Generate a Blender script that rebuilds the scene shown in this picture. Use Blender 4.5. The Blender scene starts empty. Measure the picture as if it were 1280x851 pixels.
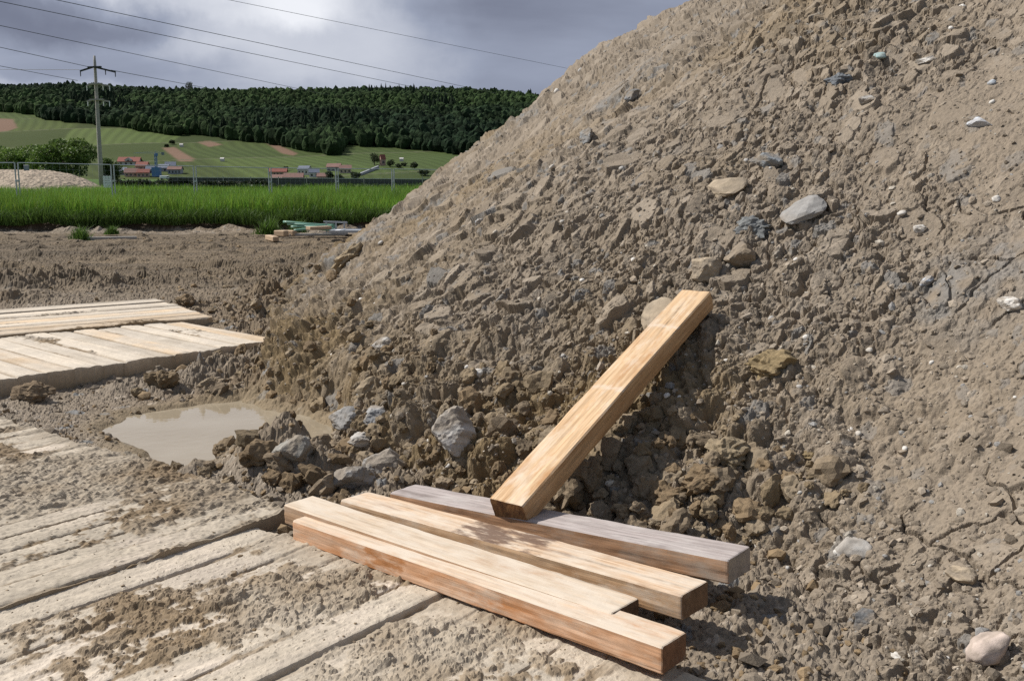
import bpy, bmesh, math, random
import numpy as np
from mathutils import Vector, Matrix

random.seed(7)
RNG = np.random.default_rng(11)
f32 = np.float32
SC = bpy.context.scene
COL = SC.collection

# ------------------------------------------------------------------ camera model
F, PITCH, CZ = 1244.0, math.radians(9.3), 1.65
CP, SP = math.cos(PITCH), math.sin(PITCH)

def at(px, py, z=0.0):
    """point of the plane at height z seen at photo pixel px, py"""
    a, b = (px - 640) / F, (425.5 - py) / F
    d = np.array([a, CP + b * SP, -SP + b * CP])
    return np.array([0, 0, CZ]) + d * ((z - CZ) / d[2])

def far(px, py, Y):
    """point at distance Y seen at photo pixel px, py"""
    a, b = (px - 640) / F, (425.5 - py) / F
    d = np.array([a, CP + b * SP, -SP + b * CP])
    return np.array([0, 0, CZ]) + d * (Y / d[1])

def proj(p):
    x, y, z = p[..., 0], p[..., 1], p[..., 2] - CZ
    dep = y * CP - z * SP
    dep = np.where(np.abs(dep) < 1e-3, 1e-3, dep)
    return 640 + F * x / dep, 425.5 - F * (y * SP + z * CP) / dep, dep

# ------------------------------------------------------------------ noise (numpy)
def hsh(ix, iy, seed):
    h = (ix.astype(np.int64) * 374761393 + iy.astype(np.int64) * 668265263 + seed * 1274126177) & 0xFFFFFFFF
    h = h.astype(np.uint32)
    h = (h ^ (h >> np.uint32(13))) * np.uint32(1274126177)
    h = (h ^ (h >> np.uint32(16))) * np.uint32(2246822519)
    return h ^ (h >> np.uint32(15))

def u01(h, k=0):
    if k:
        h = (h ^ np.uint32(k * 2654435761 & 0xFFFFFFFF)) * np.uint32(2246822519)
        h = h ^ (h >> np.uint32(14))
    return (h & np.uint32(0xFFFFFF)).astype(f32) * f32(1 / 16777216.0)

def vn(x, y, seed=0):
    ix, iy = np.floor(x), np.floor(y)
    fx, fy = (x - ix).astype(f32), (y - iy).astype(f32)
    ix, iy = ix.astype(np.int32), iy.astype(np.int32)
    ux, uy = fx * fx * (3 - 2 * fx), fy * fy * (3 - 2 * fy)
    a, b = u01(hsh(ix, iy, seed)), u01(hsh(ix + 1, iy, seed))
    c, d = u01(hsh(ix, iy + 1, seed)), u01(hsh(ix + 1, iy + 1, seed))
    return (a + (b - a) * ux) * (1 - uy) + (c + (d - c) * ux) * uy - f32(0.5)

def fbm(x, y, octv=4, seed=0, gain=0.5):
    s, a = np.zeros(np.shape(x), f32), 1.0
    ca, sa = math.cos(0.6), math.sin(0.6)
    for o in range(octv):
        s += f32(a) * vn(x, y, seed + o * 17)
        x, y = 2.03 * (x * ca - y * sa) + 3.7, 2.03 * (x * sa + y * ca) + 1.3
        a *= gain
    return s

def sstep(a, b, x):
    t = np.clip((x - a) / (b - a), 0, 1)
    return t * t * (3 - 2 * t)

def clods(x, y, cell, seed, rmin=0.22, rmax=0.62, tilt=0.55, steep=1.5, floor=-0.35, keep=1.0, lift=0.35, dome=0.25):
    """overlapping tilted angular flakes; height in cell units and a random id of the flake on top"""
    X, Y = x / cell, y / cell
    X = X + 0.22 * vn(X * 2.3, Y * 2.3, seed + 5) + 0.06 * vn(X * 5.1, Y * 5.1, seed + 6)
    Y = Y + 0.22 * vn(X * 2.3 + 9, Y * 2.3 + 4, seed + 7) + 0.06 * vn(X * 5.1 + 2, Y * 5.1, seed + 8)
    ix, iy = np.floor(X).astype(np.int32), np.floor(Y).astype(np.int32)
    best = np.full(X.shape, floor, f32)
    rid = np.full(X.shape, .5, f32)
    for dx in (-1, 0, 1):
        for dy in (-1, 0, 1):
            h = hsh(ix + dx, iy + dy, seed)
            cx = ix + dx + u01(h, 1)
            cy = iy + dy + u01(h, 2)
            r = rmin + (rmax - rmin) * u01(h, 3) ** 1.5
            an = u01(h, 4) * f32(6.2832)
            ca, sa = np.cos(an), np.sin(an)
            ex, ey = (X - cx).astype(f32), (Y - cy).astype(f32)
            u = ex * ca + ey * sa
            w = (ey * ca - ex * sa) * (1 + 0.9 * u01(h, 5))
            n = np.maximum(np.maximum(np.abs(u), np.abs(w)), (np.abs(u + 0.25 * w) + np.abs(w)) * f32(0.74))
            val = lift * (u01(h, 6) - 0.5) + tilt * (u * (u01(h, 7) - 0.5) + w * (u01(h, 8) - 0.5)) * 2 \
                + 0.25 * r - steep * np.maximum(n - r, 0) - dome * n * n
            if keep < 1:
                val = np.where(u01(h, 9) < keep, val, floor - 1)
            m = val > best
            best = np.where(m, val, best)
            rid = np.where(m, u01(h, 10), rid)
    return best, rid

def domes(x, y, cell, seed, keep=1.0):
    """rounded lumps, 0..1"""
    X, Y = x / cell, y / cell
    X = X + 0.3 * vn(X * 2.1, Y * 2.1, seed + 5)
    Y = Y + 0.3 * vn(X * 2.1 + 9, Y * 2.1, seed + 6)
    ix, iy = np.floor(X).astype(np.int32), np.floor(Y).astype(np.int32)
    best = np.zeros(X.shape, f32)
    rid = np.zeros(X.shape, f32)
    for dx in (-1, 0, 1):
        for dy in (-1, 0, 1):
            h = hsh(ix + dx, iy + dy, seed)
            ex, ey = X - (ix + dx + u01(h, 1)), Y - (iy + dy + u01(h, 2))
            r = 0.35 + 0.5 * u01(h, 3)
            val = (0.4 + 0.6 * u01(h, 4)) * np.maximum(1 - (ex * ex + ey * ey) / (r * r), 0) ** .85 * r / 0.85
            if keep < 1:
                val = np.where(u01(h, 9) < keep, val, 0)
            m = val > best
            best = np.where(m, val, best)
            rid = np.where(m, u01(h, 10), rid)
    return best, rid

def cracks(x, y, cell, seed):
    """distance to the border of a jittered cell (0 at the crack)"""
    X, Y = x / cell, y / cell
    X = X + 0.35 * fbm(X * 1.7, Y * 1.7, 3, seed + 3)
    Y = Y + 0.35 * fbm(X * 1.7 + 5, Y * 1.7, 3, seed + 4)
    ix, iy = np.floor(X).astype(np.int32), np.floor(Y).astype(np.int32)
    f1 = np.full(X.shape, 9, f32)
    f2 = np.full(X.shape, 9, f32)
    for dx in (-1, 0, 1):
        for dy in (-1, 0, 1):
            h = hsh(ix + dx, iy + dy, seed)
            d = np.hypot(X - (ix + dx + u01(h, 1)), Y - (iy + dy + u01(h, 2))).astype(f32)
            f2 = np.where(d < f1, f1, np.minimum(f2, d))
            f1 = np.minimum(f1, d)
    return (f2 - f1) * cell

def poly_sd(x, y, P):
    """signed distance to a polygon, positive inside"""
    P = np.asarray(P, float)
    Q = np.roll(P, -1, 0)
    d = np.full(np.shape(x), 1e9)
    ins = np.zeros(np.shape(x), bool)
    for (ax, ay), (bx, by) in zip(P, Q):
        ex, ey = bx - ax, by - ay
        t = np.clip(((x - ax) * ex + (y - ay) * ey) / (ex * ex + ey * ey), 0, 1)
        d = np.minimum(d, np.hypot(x - ax - t * ex, y - ay - t * ey))
        ins ^= ((ay > y) != (by > y)) & (x < (bx - ax) * (y - ay) / (by - ay + 1e-12) + ax)
    return np.where(ins, d, -d)

# ------------------------------------------------------------------ mesh helpers
def mesh_np(name, verts, quads=None, tris=None, mats=(), col=None, midx=None, smooth=False):
    me = bpy.data.meshes.new(name)
    verts = np.ascontiguousarray(verts, dtype=np.float32)
    me.vertices.add(len(verts))
    me.vertices.foreach_set('co', verts.ravel())
    parts, starts, n = [], [], 0
    for arr, k in ((quads, 4), (tris, 3)):
        if arr is not None and len(arr):
            parts.append(np.asarray(arr, np.int32).ravel())
            starts.append(n + np.arange(len(arr), dtype=np.int32) * k)
            n += len(arr) * k
    idx = np.concatenate(parts)
    st = np.concatenate(starts)
    me.loops.add(n)
    me.loops.foreach_set('vertex_index', idx)
    me.polygons.add(len(st))
    me.polygons.foreach_set('loop_start', st)
    if midx is not None:
        me.polygons.foreach_set('material_index', np.asarray(midx, np.int32))
    for m in mats:
        me.materials.append(m)
    me.update(calc_edges=True)
    me.polygons.foreach_set('use_smooth', np.full(len(st), smooth, bool))
    if col is not None:
        a = me.attributes.new('tint', 'FLOAT_COLOR', 'POINT')
        c = np.ones((len(verts), 4), np.float32)
        c[:, :3] = col
        a.data.foreach_set('color', c.ravel())
    return me

def obj(name, me, parent=None, loc=None, label=None, cat=None, group=None, kind=None):
    o = bpy.data.objects.new(name, me)
    COL.objects.link(o)
    if parent is not None:
        o.parent = parent
    if loc is not None:
        o.location = loc
    if label:
        o['label'] = label
    if cat:
        o['category'] = cat
    if group:
        o['group'] = group
    if kind:
        o['kind'] = kind
    return o

def empty(name, loc, label=None, cat=None, group=None, rz=0.0):
    o = obj(name, None, None, loc, label, cat, group)
    o.rotation_euler = (0, 0, rz)
    o.empty_display_size = 0.1
    return o

def grid_quads(nr, nc):
    i = np.arange((nr - 1) * (nc - 1), dtype=np.int32)
    r, c = i // (nc - 1), i % (nc - 1)
    a = r * nc + c
    return np.stack([a, a + 1, a + nc + 1, a + nc], 1)

class MB:
    """collects boxes, bars, tubes and free polygons of one part"""
    def __init__(self):
        self.v, self.f = [], []
    def poly(self, pts):
        n = len(self.v)
        self.v += [tuple(p) for p in pts]
        self.f.append(tuple(range(n, n + len(pts))))
        return self
    def box(self, c, s, rz=0.0, M=None):
        n = len(self.v)
        ca, sa = math.cos(rz), math.sin(rz)
        for k in (-.5, .5):
            for j in (-.5, .5):
                for i in (-.5, .5):
                    x, y, z = i * s[0], j * s[1], k * s[2]
                    p = Vector((x * ca - y * sa, x * sa + y * ca, z))
                    if M is not None:
                        p = M @ p
                    self.v.append((c[0] + p.x, c[1] + p.y, c[2] + p.z))
        for q in ((0, 2, 3, 1), (4, 5, 7, 6), (0, 1, 5, 4), (2, 6, 7, 3), (0, 4, 6, 2), (1, 3, 7, 5)):
            self.f.append(tuple(n + i for i in q))
        return self
    def bar(self, a, b, w, h=None):
        a, b = Vector(a), Vector(b)
        d = b - a
        up = Vector((0, 0, 1)) if abs(d.normalized().z) < .95 else Vector((0, 1, 0))
        s = d.cross(up).normalized()
        t = s.cross(d).normalized()
        M = Matrix((d.normalized(), s, t)).transposed()
        return self.box((a + b) / 2, (d.length, w, h or w), 0, M)
    def tube(self, pts, r, n=6, r1=None):
        pts = [Vector(p) for p in pts]
        base = len(self.v)
        m = len(pts)
        for i, p in enumerate(pts):
            d = (pts[min(i + 1, m - 1)] - pts[max(i - 1, 0)]).normalized()
            up = Vector((0, 0, 1)) if abs(d.z) < .9 else Vector((0, 1, 0))
            s = d.cross(up).normalized()
            t = s.cross(d)
            rr = r if r1 is None else r + (r1 - r) * i / (m - 1)
            for k in range(n):
                a = 2 * math.pi * k / n
                q = p + s * (rr * math.cos(a)) + t * (rr * math.sin(a))
                self.v.append(tuple(q))
        for i in range(m - 1):
            for k in range(n):
                k2 = (k + 1) % n
                self.f.append((base + i * n + k, base + i * n + k2, base + (i + 1) * n + k2, base + (i + 1) * n + k))
        self.f.append(tuple(base + k for k in reversed(range(n))))
        self.f.append(tuple(base + (m - 1) * n + k for k in range(n)))
        return self
    def build(self, name, mat, parent=None, smooth=False, bevel=0.0, **kw):
        me = bpy.data.meshes.new(name)
        me.from_pydata(self.v, [], self.f)
        if bevel:
            bm = bmesh.new()
            bm.from_mesh(me)
            bmesh.ops.bevel(bm, geom=list(bm.edges), offset=bevel, segments=1, affect='EDGES')
            bm.to_mesh(me)
            bm.free()
        me.materials.append(mat)
        me.update()
        if smooth:
            me.polygons.foreach_set('use_smooth', np.ones(len(me.polygons), bool))
        return obj(name, me, parent, **kw)

# ------------------------------------------------------------------ materials
def new_mat(name):
    m = bpy.data.materials.new(name)
    m.use_nodes = True
    nt = m.node_tree
    return m, nt, nt.nodes, nt.links, nt.nodes['Principled BSDF']

def N(nodes, t, **kw):
    n = nodes.new(t)
    for k, v in kw.items():
        if k.startswith('i_'):
            n.inputs[k[2:]].default_value = v
        elif k.startswith('n_'):
            n.inputs[int(k[2:])].default_value = v
        else:
            setattr(n, k, v)
    return n

def flat(name, rgb, rough=0.6, metal=0.0, var=0.12, scale=6.0):
    """plain paint / metal / plaster with slight procedural mottling"""
    m, nt, nd, lk, b = new_mat(name)
    tc = N(nd, 'ShaderNodeTexCoord')
    no = N(nd, 'ShaderNodeTexNoise', i_Scale=scale, i_Detail=4.0)
    lk.new(tc.outputs['Object'], no.inputs['Vector'])
    mx = N(nd, 'ShaderNodeMix', data_type='RGBA')
    lk.new(no.outputs['Fac'], mx.inputs[0])
    mx.inputs[6].default_value = (*[c * (1 - var) for c in rgb], 1)
    mx.inputs[7].default_value = (*[min(c * (1 + var), 1) for c in rgb], 1)
    lk.new(mx.outputs[2], b.inputs['Base Color'])
    b.inputs['Roughness'].default_value = rough
    b.inputs['Metallic'].default_value = metal
    return m

def tinted(name, rough=0.95, scale=60.0, bump=0.3, dist=0.01, var=0.25, spec=0.25, gloss_noise=False, trans=0.0):
    """reads the point colour 'tint' and adds fine grain"""
    m, nt, nd, lk, b = new_mat(name)
    at_ = N(nd, 'ShaderNodeAttribute', attribute_name='tint')
    tc = N(nd, 'ShaderNodeTexCoord')
    no = N(nd, 'ShaderNodeTexNoise', i_Scale=scale, i_Detail=6.0, i_Roughness=0.65)
    lk.new(tc.outputs['Object'], no.inputs['Vector'])
    mr = N(nd, 'ShaderNodeMapRange', n_1=0.25, n_2=0.75, n_3=1 - var, n_4=1 + var)
    lk.new(no.outputs['Fac'], mr.inputs[0])
    vm = N(nd, 'ShaderNodeVectorMath', operation='SCALE')
    lk.new(at_.outputs['Color'], vm.inputs[0])
    lk.new(mr.outputs[0], vm.inputs['Scale'])
    lk.new(vm.outputs[0], b.inputs['Base Color'])
    b.inputs['Roughness'].default_value = rough
    b.inputs['Specular IOR Level'].default_value = spec
    if bump:
        bp = N(nd, 'ShaderNodeBump', i_Strength=bump, i_Distance=dist)
        n2 = N(nd, 'ShaderNodeTexNoise', i_Scale=scale * 2.2, i_Detail=8.0, i_Roughness=0.7)
        lk.new(tc.outputs['Object'], n2.inputs['Vector'])
        lk.new(n2.outputs['Fac'], bp.inputs['Height'])
        lk.new(bp.outputs[0], b.inputs['Normal'])
    if gloss_noise:
        n3 = N(nd, 'ShaderNodeTexNoise', i_Scale=2.2, i_Detail=3.0)
        lk.new(tc.outputs['Object'], n3.inputs['Vector'])
        r = N(nd, 'ShaderNodeMapRange', n_1=0.4, n_2=0.7, n_3=rough, n_4=rough - 0.3)
        lk.new(n3.outputs['Fac'], r.inputs[0])
        lk.new(r.outputs[0], b.inputs['Roughness'])
    if trans:
        out = nd['Material Output']
        tr = N(nd, 'ShaderNodeBsdfTranslucent')
        lk.new(vm.outputs[0], tr.inputs['Color'])
        ms = N(nd, 'ShaderNodeMixShader', n_0=trans)
        lk.new(b.outputs[0], ms.inputs[1])
        lk.new(tr.outputs[0], ms.inputs[2])
        lk.new(ms.outputs[0], out.inputs['Surface'])
    return m

def wood_mat(name, early, late, dust, dustamt, stain, kind='side', seed=0.0, marks=(), knots=0.5, blot=None):
    """sawn softwood: rings in 3D along the local x axis, knots, saw marks, dried mud dust"""
    m, nt, nd, lk, b = new_mat(name)
    tc = N(nd, 'ShaderNodeTexCoord')
    mp = N(nd, 'ShaderNodeMapping')
    mp.inputs['Location'].default_value = (seed, 0.21 + seed * .1, 0.13)
    mp.inputs['Scale'].default_value = (0.30, 1.0, 1.0)
    lk.new(tc.outputs['Object'], mp.inputs['Vector'])
    wv = N(nd, 'ShaderNodeTexWave', wave_type='RINGS', rings_direction='X', i_Scale=(9.0 if kind != 'end' else 14.0), i_Distortion=7.0)
    wv.inputs['Detail'].default_value = 3.0
    wv.inputs['Detail Scale'].default_value = 1.6
    lk.new(mp.outputs[0], wv.inputs['Vector'])
    r1 = N(nd, 'ShaderNodeMix', data_type='RGBA')
    lk.new(wv.outputs['Fac'], r1.inputs[0])
    r1.inputs[6].default_value = (*early, 1)
    r1.inputs[7].default_value = (*[.5 * (a + b) if kind == 'top' else .35 * a + .65 * b for a, b in zip(early, late)], 1)
    # long fibre streaks
    mp2 = N(nd, 'ShaderNodeMapping')
    mp2.inputs['Location'].default_value = (seed * 3.1, seed, 0)
    mp2.inputs['Scale'].default_value = (2.4, 85.0, 85.0) if kind != 'end' else (20, 18, 18)
    lk.new(tc.outputs['Object'], mp2.inputs['Vector'])
    fb = N(nd, 'ShaderNodeTexNoise', i_Scale=1.0, i_Detail=9.0, i_Roughness=0.72)
    lk.new(mp2.outputs[0], fb.inputs['Vector'])
    mr = N(nd, 'ShaderNodeMapRange', n_1=0.3, n_2=0.7, n_3=0.60, n_4=1.25)
    lk.new(fb.outputs['Fac'], mr.inputs[0])
    v1 = N(nd, 'ShaderNodeVectorMath', operation='SCALE')
    lk.new(r1.outputs[2], v1.inputs[0])
    lk.new(mr.outputs[0], v1.inputs['Scale'])
    mpc = N(nd, 'ShaderNodeMapping')
    mpc.inputs['Location'].default_value = (seed * 2.9, seed * 1.1, 3)
    mpc.inputs['Scale'].default_value = (1.1, 34.0, 34.0)
    lk.new(tc.outputs['Object'], mpc.inputs['Vector'])
    ck = N(nd, 'ShaderNodeTexNoise', i_Scale=1.0, i_Detail=3.0, i_Roughness=0.5, i_Distortion=.4)
    lk.new(mpc.outputs[0], ck.inputs['Vector'])
    cm = N(nd, 'ShaderNodeMapRange', n_1=.66, n_2=.71, n_3=0.0, n_4=0.0 if kind == 'end' else .75)
    lk.new(ck.outputs['Fac'], cm.inputs[0])
    mcx = N(nd, 'ShaderNodeMix', data_type='RGBA')
    lk.new(cm.outputs[0], mcx.inputs[0])
    lk.new(v1.outputs[0], mcx.inputs[6])
    mcx.inputs[7].default_value = (*[c * .35 for c in late], 1)
    v1 = mcx
    # patches of resin stain
    mp3 = N(nd, 'ShaderNodeMapping')
    mp3.inputs['Location'].default_value = (seed * 1.7, seed * 2.3, seed)
    mp3.inputs['Scale'].default_value = (2.2, 11.0, 11.0)
    lk.new(tc.outputs['Object'], mp3.inputs['Vector'])
    st = N(nd, 'ShaderNodeTexNoise', i_Scale=1.0, i_Detail=5.0, i_Roughness=0.62)
    lk.new(mp3.outputs[0], st.inputs['Vector'])
    sr = N(nd, 'ShaderNodeMapRange', n_1=0.53, n_2=0.68, n_3=0.0, n_4=0.85)
    lk.new(st.outputs['Fac'], sr.inputs[0])
    m2 = N(nd, 'ShaderNodeMix', data_type='RGBA')
    lk.new(sr.outputs[0], m2.inputs[0])
    lk.new(v1.outputs[2], m2.inputs[6])
    m2.inputs[7].default_value = (*stain, 1)
    # knots
    mp4 = N(nd, 'ShaderNodeMapping')
    mp4.inputs['Location'].default_value = (seed * 5.3, seed * .7, 0)
    mp4.inputs['Scale'].default_value = (2.6, 6.0, 6.0)
    lk.new(tc.outputs['Object'], mp4.inputs['Vector'])
    vo = N(nd, 'ShaderNodeTexVoronoi', i_Scale=1.0)
    lk.new(mp4.outputs[0], vo.inputs['Vector'])
    kr = N(nd, 'ShaderNodeMapRange', n_1=0.06, n_2=0.15, n_3=knots, n_4=0.0)
    lk.new(vo.outputs['Distance'], kr.inputs[0])
    m3 = N(nd, 'ShaderNodeMix', data_type='RGBA')
    lk.new(kr.outputs[0], m3.inputs[0])
    lk.new(m2.outputs[2], m3.inputs[6])
    m3.inputs[7].default_value = (0.13, 0.06, 0.025, 1)
    # dried mud dust
    mp5 = N(nd, 'ShaderNodeMapping')
    mp5.inputs['Location'].default_value = (seed, seed, seed)
    mp5.inputs['Scale'].default_value = (3.0, 9.0, 9.0)
    lk.new(tc.outputs['Object'], mp5.inputs['Vector'])
    du = N(nd, 'ShaderNodeTexNoise', i_Scale=1.0, i_Detail=8.0, i_Roughness=0.7)
    lk.new(mp5.outputs[0], du.inputs['Vector'])
    dr = N(nd, 'ShaderNodeMapRange', n_1=0.62 - dustamt * .34, n_2=0.82 - dustamt * .3, n_3=0.0, n_4=0.85)
    lk.new(du.outputs['Fac'], dr.inputs[0])
    m4 = N(nd, 'ShaderNodeMix', data_type='RGBA')
    lk.new(dr.outputs[0], m4.inputs[0])
    lk.new(m3.outputs[2], m4.inputs[6])
    m4.inputs[7].default_value = (*dust, 1)
    last = m4.outputs[2]
    if blot:    # dark resin stains in one stretch of the timber
        sxb = N(nd, 'ShaderNodeSeparateXYZ')
        lk.new(tc.outputs['Object'], sxb.inputs[0])
        bd = N(nd, 'ShaderNodeMath', operation='SUBTRACT', n_1=blot[0]); lk.new(sxb.outputs[0], bd.inputs[0])
        ba = N(nd, 'ShaderNodeMath', operation='ABSOLUTE'); lk.new(bd.outputs[0], ba.inputs[0])
        bm_ = N(nd, 'ShaderNodeMapRange', n_1=blot[1] * .5, n_2=blot[1], n_3=.30, n_4=-.2); lk.new(ba.outputs[0], bm_.inputs[0])
        mpb = N(nd, 'ShaderNodeMapping'); mpb.inputs['Scale'].default_value = (7.0, 26.0, 26.0); mpb.inputs['Location'].default_value = (seed, 0, 0)
        lk.new(tc.outputs['Object'], mpb.inputs['Vector'])
        nb = N(nd, 'ShaderNodeTexNoise', i_Scale=1.0, i_Detail=7.0, i_Roughness=.65); lk.new(mpb.outputs[0], nb.inputs['Vector'])
        sb = N(nd, 'ShaderNodeMath', operation='ADD'); lk.new(nb.outputs['Fac'], sb.inputs[0]); lk.new(bm_.outputs[0], sb.inputs[1])
        rb_ = N(nd, 'ShaderNodeMapRange', n_1=.70, n_2=.84, n_3=0.0, n_4=.85); lk.new(sb.outputs[0], rb_.inputs[0])
        mb_ = N(nd, 'ShaderNodeMix', data_type='RGBA'); lk.new(rb_.outputs[0], mb_.inputs[0]); lk.new(last, mb_.inputs[6])
        mb_.inputs[7].default_value = (*blot[2], 1)
        last = mb_.outputs[2]
    if marks:   # pale scuffed bands across the timber
        sx = N(nd, 'ShaderNodeSeparateXYZ')
        lk.new(tc.outputs['Object'], sx.inputs[0])
        n6 = N(nd, 'ShaderNodeTexNoise', i_Scale=26.0, i_Detail=4.0)
        lk.new(tc.outputs['Object'], n6.inputs['Vector'])
        for x0 in marks:
            ad = N(nd, 'ShaderNodeMath', operation='MULTIPLY_ADD', n_1=0.07, n_2=-x0 - .035)
            lk.new(n6.outputs['Fac'], ad.inputs[0])
            a2 = N(nd, 'ShaderNodeMath', operation='ADD')
            lk.new(sx.outputs[0], a2.inputs[0])
            lk.new(ad.outputs[0], a2.inputs[1])
            a3 = N(nd, 'ShaderNodeMath', operation='ABSOLUTE')
            lk.new(a2.outputs[0], a3.inputs[0])
            a4 = N(nd, 'ShaderNodeMapRange', n_1=0.006, n_2=0.024, n_3=0.45, n_4=0.0)
            lk.new(a3.outputs[0], a4.inputs[0])
            m5 = N(nd, 'ShaderNodeMix', data_type='RGBA')
            lk.new(a4.outputs[0], m5.inputs[0])
            lk.new(last, m5.inputs[6])
            m5.inputs[7].default_value = (0.66, 0.56, 0.46, 1)
            last = m5.outputs[2]
    lk.new(last, b.inputs['Base Color'])
    b.inputs['Roughness'].default_value = 0.75
    b.inputs['Specular IOR Level'].default_value = 0.3
    bp = N(nd, 'ShaderNodeBump', i_Strength=0.35, i_Distance=0.004)
    lk.new(fb.outputs['Fac'], bp.inputs['Height'])
    lk.new(bp.outputs[0], b.inputs['Normal'])
    return m

M_DIRT = tinted('soil', 0.95, 55, 0.5, 0.012, 0.22, 0.2)
M_MUD = tinted('mud', 0.85, 45, 0.5, 0.012, 0.22, 0.3)
M_ROCK = tinted('rock', 0.85, 30, 0.4, 0.01, 0.2, 0.3)
M_DECK = tinted('mat_timber', 0.85, 38, 0.35, 0.006, 0.16, 0.25)
M_LEAF = tinted('leaf', 0.6, 3, 0, 0, 0.25, 0.3, trans=0.3)
M_BLADE = tinted('blade', 0.55, 3, 0, 0, 0.2, 0.3, trans=0.35)
M_FIELD = tinted('field', 0.9, 0.6, 0, 0, 0.25, 0.1)
M_FOREST = tinted('forest_leaf', 0.9, 0.4, 1.0, 1.6, 0.5, 0.05)
M_STEEL = flat('galvanised_steel', (0.42, 0.44, 0.46), 0.45, 0.6)
M_WIRE = flat('cable', (0.05, 0.05, 0.055), 0.6)
M_POLE = flat('concrete_pole', (0.33, 0.31, 0.28), 0.9, var=.25, scale=3)
M_DARK = flat('dark_iron', (0.035, 0.037, 0.04), 0.6)
M_WHITE = flat('white_paint', (0.72, 0.73, 0.74), 0.5, var=.05)
M_GREYB = flat('grey_board', (0.16, 0.19, 0.22), 0.6)
M_GREEN = flat('green_plastic', (0.15, 0.30, 0.22), 0.4)
M_PLANK = flat('raw_plank', (0.42, 0.30, 0.19), 0.8, var=.25, scale=20)
M_BARK = flat('bark', (0.08, 0.06, 0.045), 0.9)
M_BLUE = flat('blue_steel', (0.07, 0.17, 0.36), 0.5)
M_GLASS = flat('window_glass', (0.03, 0.035, 0.045), 0.15)
M_WALL = [flat('plaster_white', (0.55, 0.53, 0.5), .9), flat('plaster_cream', (0.45, 0.36, 0.27), .9),
          flat('plaster_grey', (0.3, 0.31, 0.34), .9), flat('plaster_pink', (0.42, 0.27, 0.22), .9)]
M_ROOF = [flat('roof_red', (0.22, 0.070, 0.05), .85, var=.3, scale=1), flat('roof_brown', (0.20, 0.11, 0.09), .85, var=.3, scale=1),
          flat('roof_slate', (0.12, 0.14, 0.19), .8, var=.25, scale=1)]

# ------------------------------------------------------------------ layout of the site
TOE = [(6, -3), (3.2, -.5), (2.0, 1.4), (1.35, 2.9), (1.0, 3.8), (.3, 4.55), (-.5, 5.25), (-1.25, 6.2), (-1.9, 7.5), (-2.35, 9.4),
       (-2.72, 11.3), (-3.3, 13.4), (-3.45, 15.3), (-2.7, 17.4), (0, 19.4), (5, 21), (12, 20), (17, 12), (15, 2), (11, -3)]
SDG0, SDG1, SDS = (-9.0, -6.0), (20.0, 24.0), 0.08
_gx, _gy = np.arange(SDG0[0], SDG1[0], SDS), np.arange(SDG0[1], SDG1[1], SDS)
_GX, _GY = np.meshgrid(_gx, _gy)
_SD = poly_sd(_GX, _GY, TOE)
for _ in range(2):
    for ax in (0, 1):
        _SD = np.apply_along_axis(lambda a: np.convolve(np.pad(a, 4, 'edge'), np.ones(9) / 9, 'valid'), ax, _SD)

def toe_dist(x, y):
    i = np.clip((x - SDG0[0]) / SDS, 0, len(_gx) - 2.001)
    j = np.clip((y - SDG0[1]) / SDS, 0, len(_gy) - 2.001)
    i0, j0 = i.astype(int), j.astype(int)
    a, b = i - i0, j - j0
    return (_SD[j0, i0] * (1 - a) + _SD[j0, i0 + 1] * a) * (1 - b) + (_SD[j0 + 1, i0] * (1 - a) + _SD[j0 + 1, i0 + 1] * a) * b

def heap_base(x, y):
    d = toe_dist(x, y)
    h = np.where(d > 0, .8 * d - .35 * (1 - np.exp(-np.maximum(d, 0) / 1.3)), .35 * d)
    return np.where(h > 0, 10 * np.tanh(h / 10), h)

# timber mats: corner, plank direction u, direction v across the planks, length, width, top height, thickness, plank width
def unit(a):
    a = np.asarray(a, float)[:2]
    return a / np.hypot(*a)

cA, cB = at(340, 665, .03), at(365, 638, .062)
uA = np.array([-.62, -.785]); uA /= np.hypot(*uA)
vA = np.array([-uA[1], uA[0]])          # towards the lower right
c0, c1, c2 = at(0, 474, .105), at(352, 424, .105), at(212, 398, .105)
vC = unit(c1 - c0)
uC = np.array([-vC[1], vC[0]])          # planks run back to the left
d0, d1 = at(0, 417, .14), at(265, 395, .14)
uD = unit(d0 - d1)
vD = np.array([uD[1], -uD[0]])
MATS = [
    dict(c=cA[:2] - vA * .13, u=uA, v=vA, L=3.2, W=3.3, top=.03, th=.16, pw=.205, mud=.66, seed=3),
    dict(c=cB[:2], u=uA, v=-vA, L=3.4, W=3.7, top=.062, th=.16, pw=.175, mud=.86, seed=23),
    dict(c=(c1)[:2], u=uC, v=-vC, L=2.6, W=3.6, top=.105, th=.16, pw=.225, mud=.36, seed=41),
    dict(c=d1[:2], u=uD, v=vD, L=3.2, W=2.0, top=.14, th=.18, pw=.23, mud=.26, seed=57),
]
PUD = [at(*p, -.02)[:2] for p in ((142, 529), (168, 513), (235, 502), (300, 492), (335, 503), (385, 512), (408, 524), (395, 545), (335, 553), (285, 560), (245, 580), (190, 556))]
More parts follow.
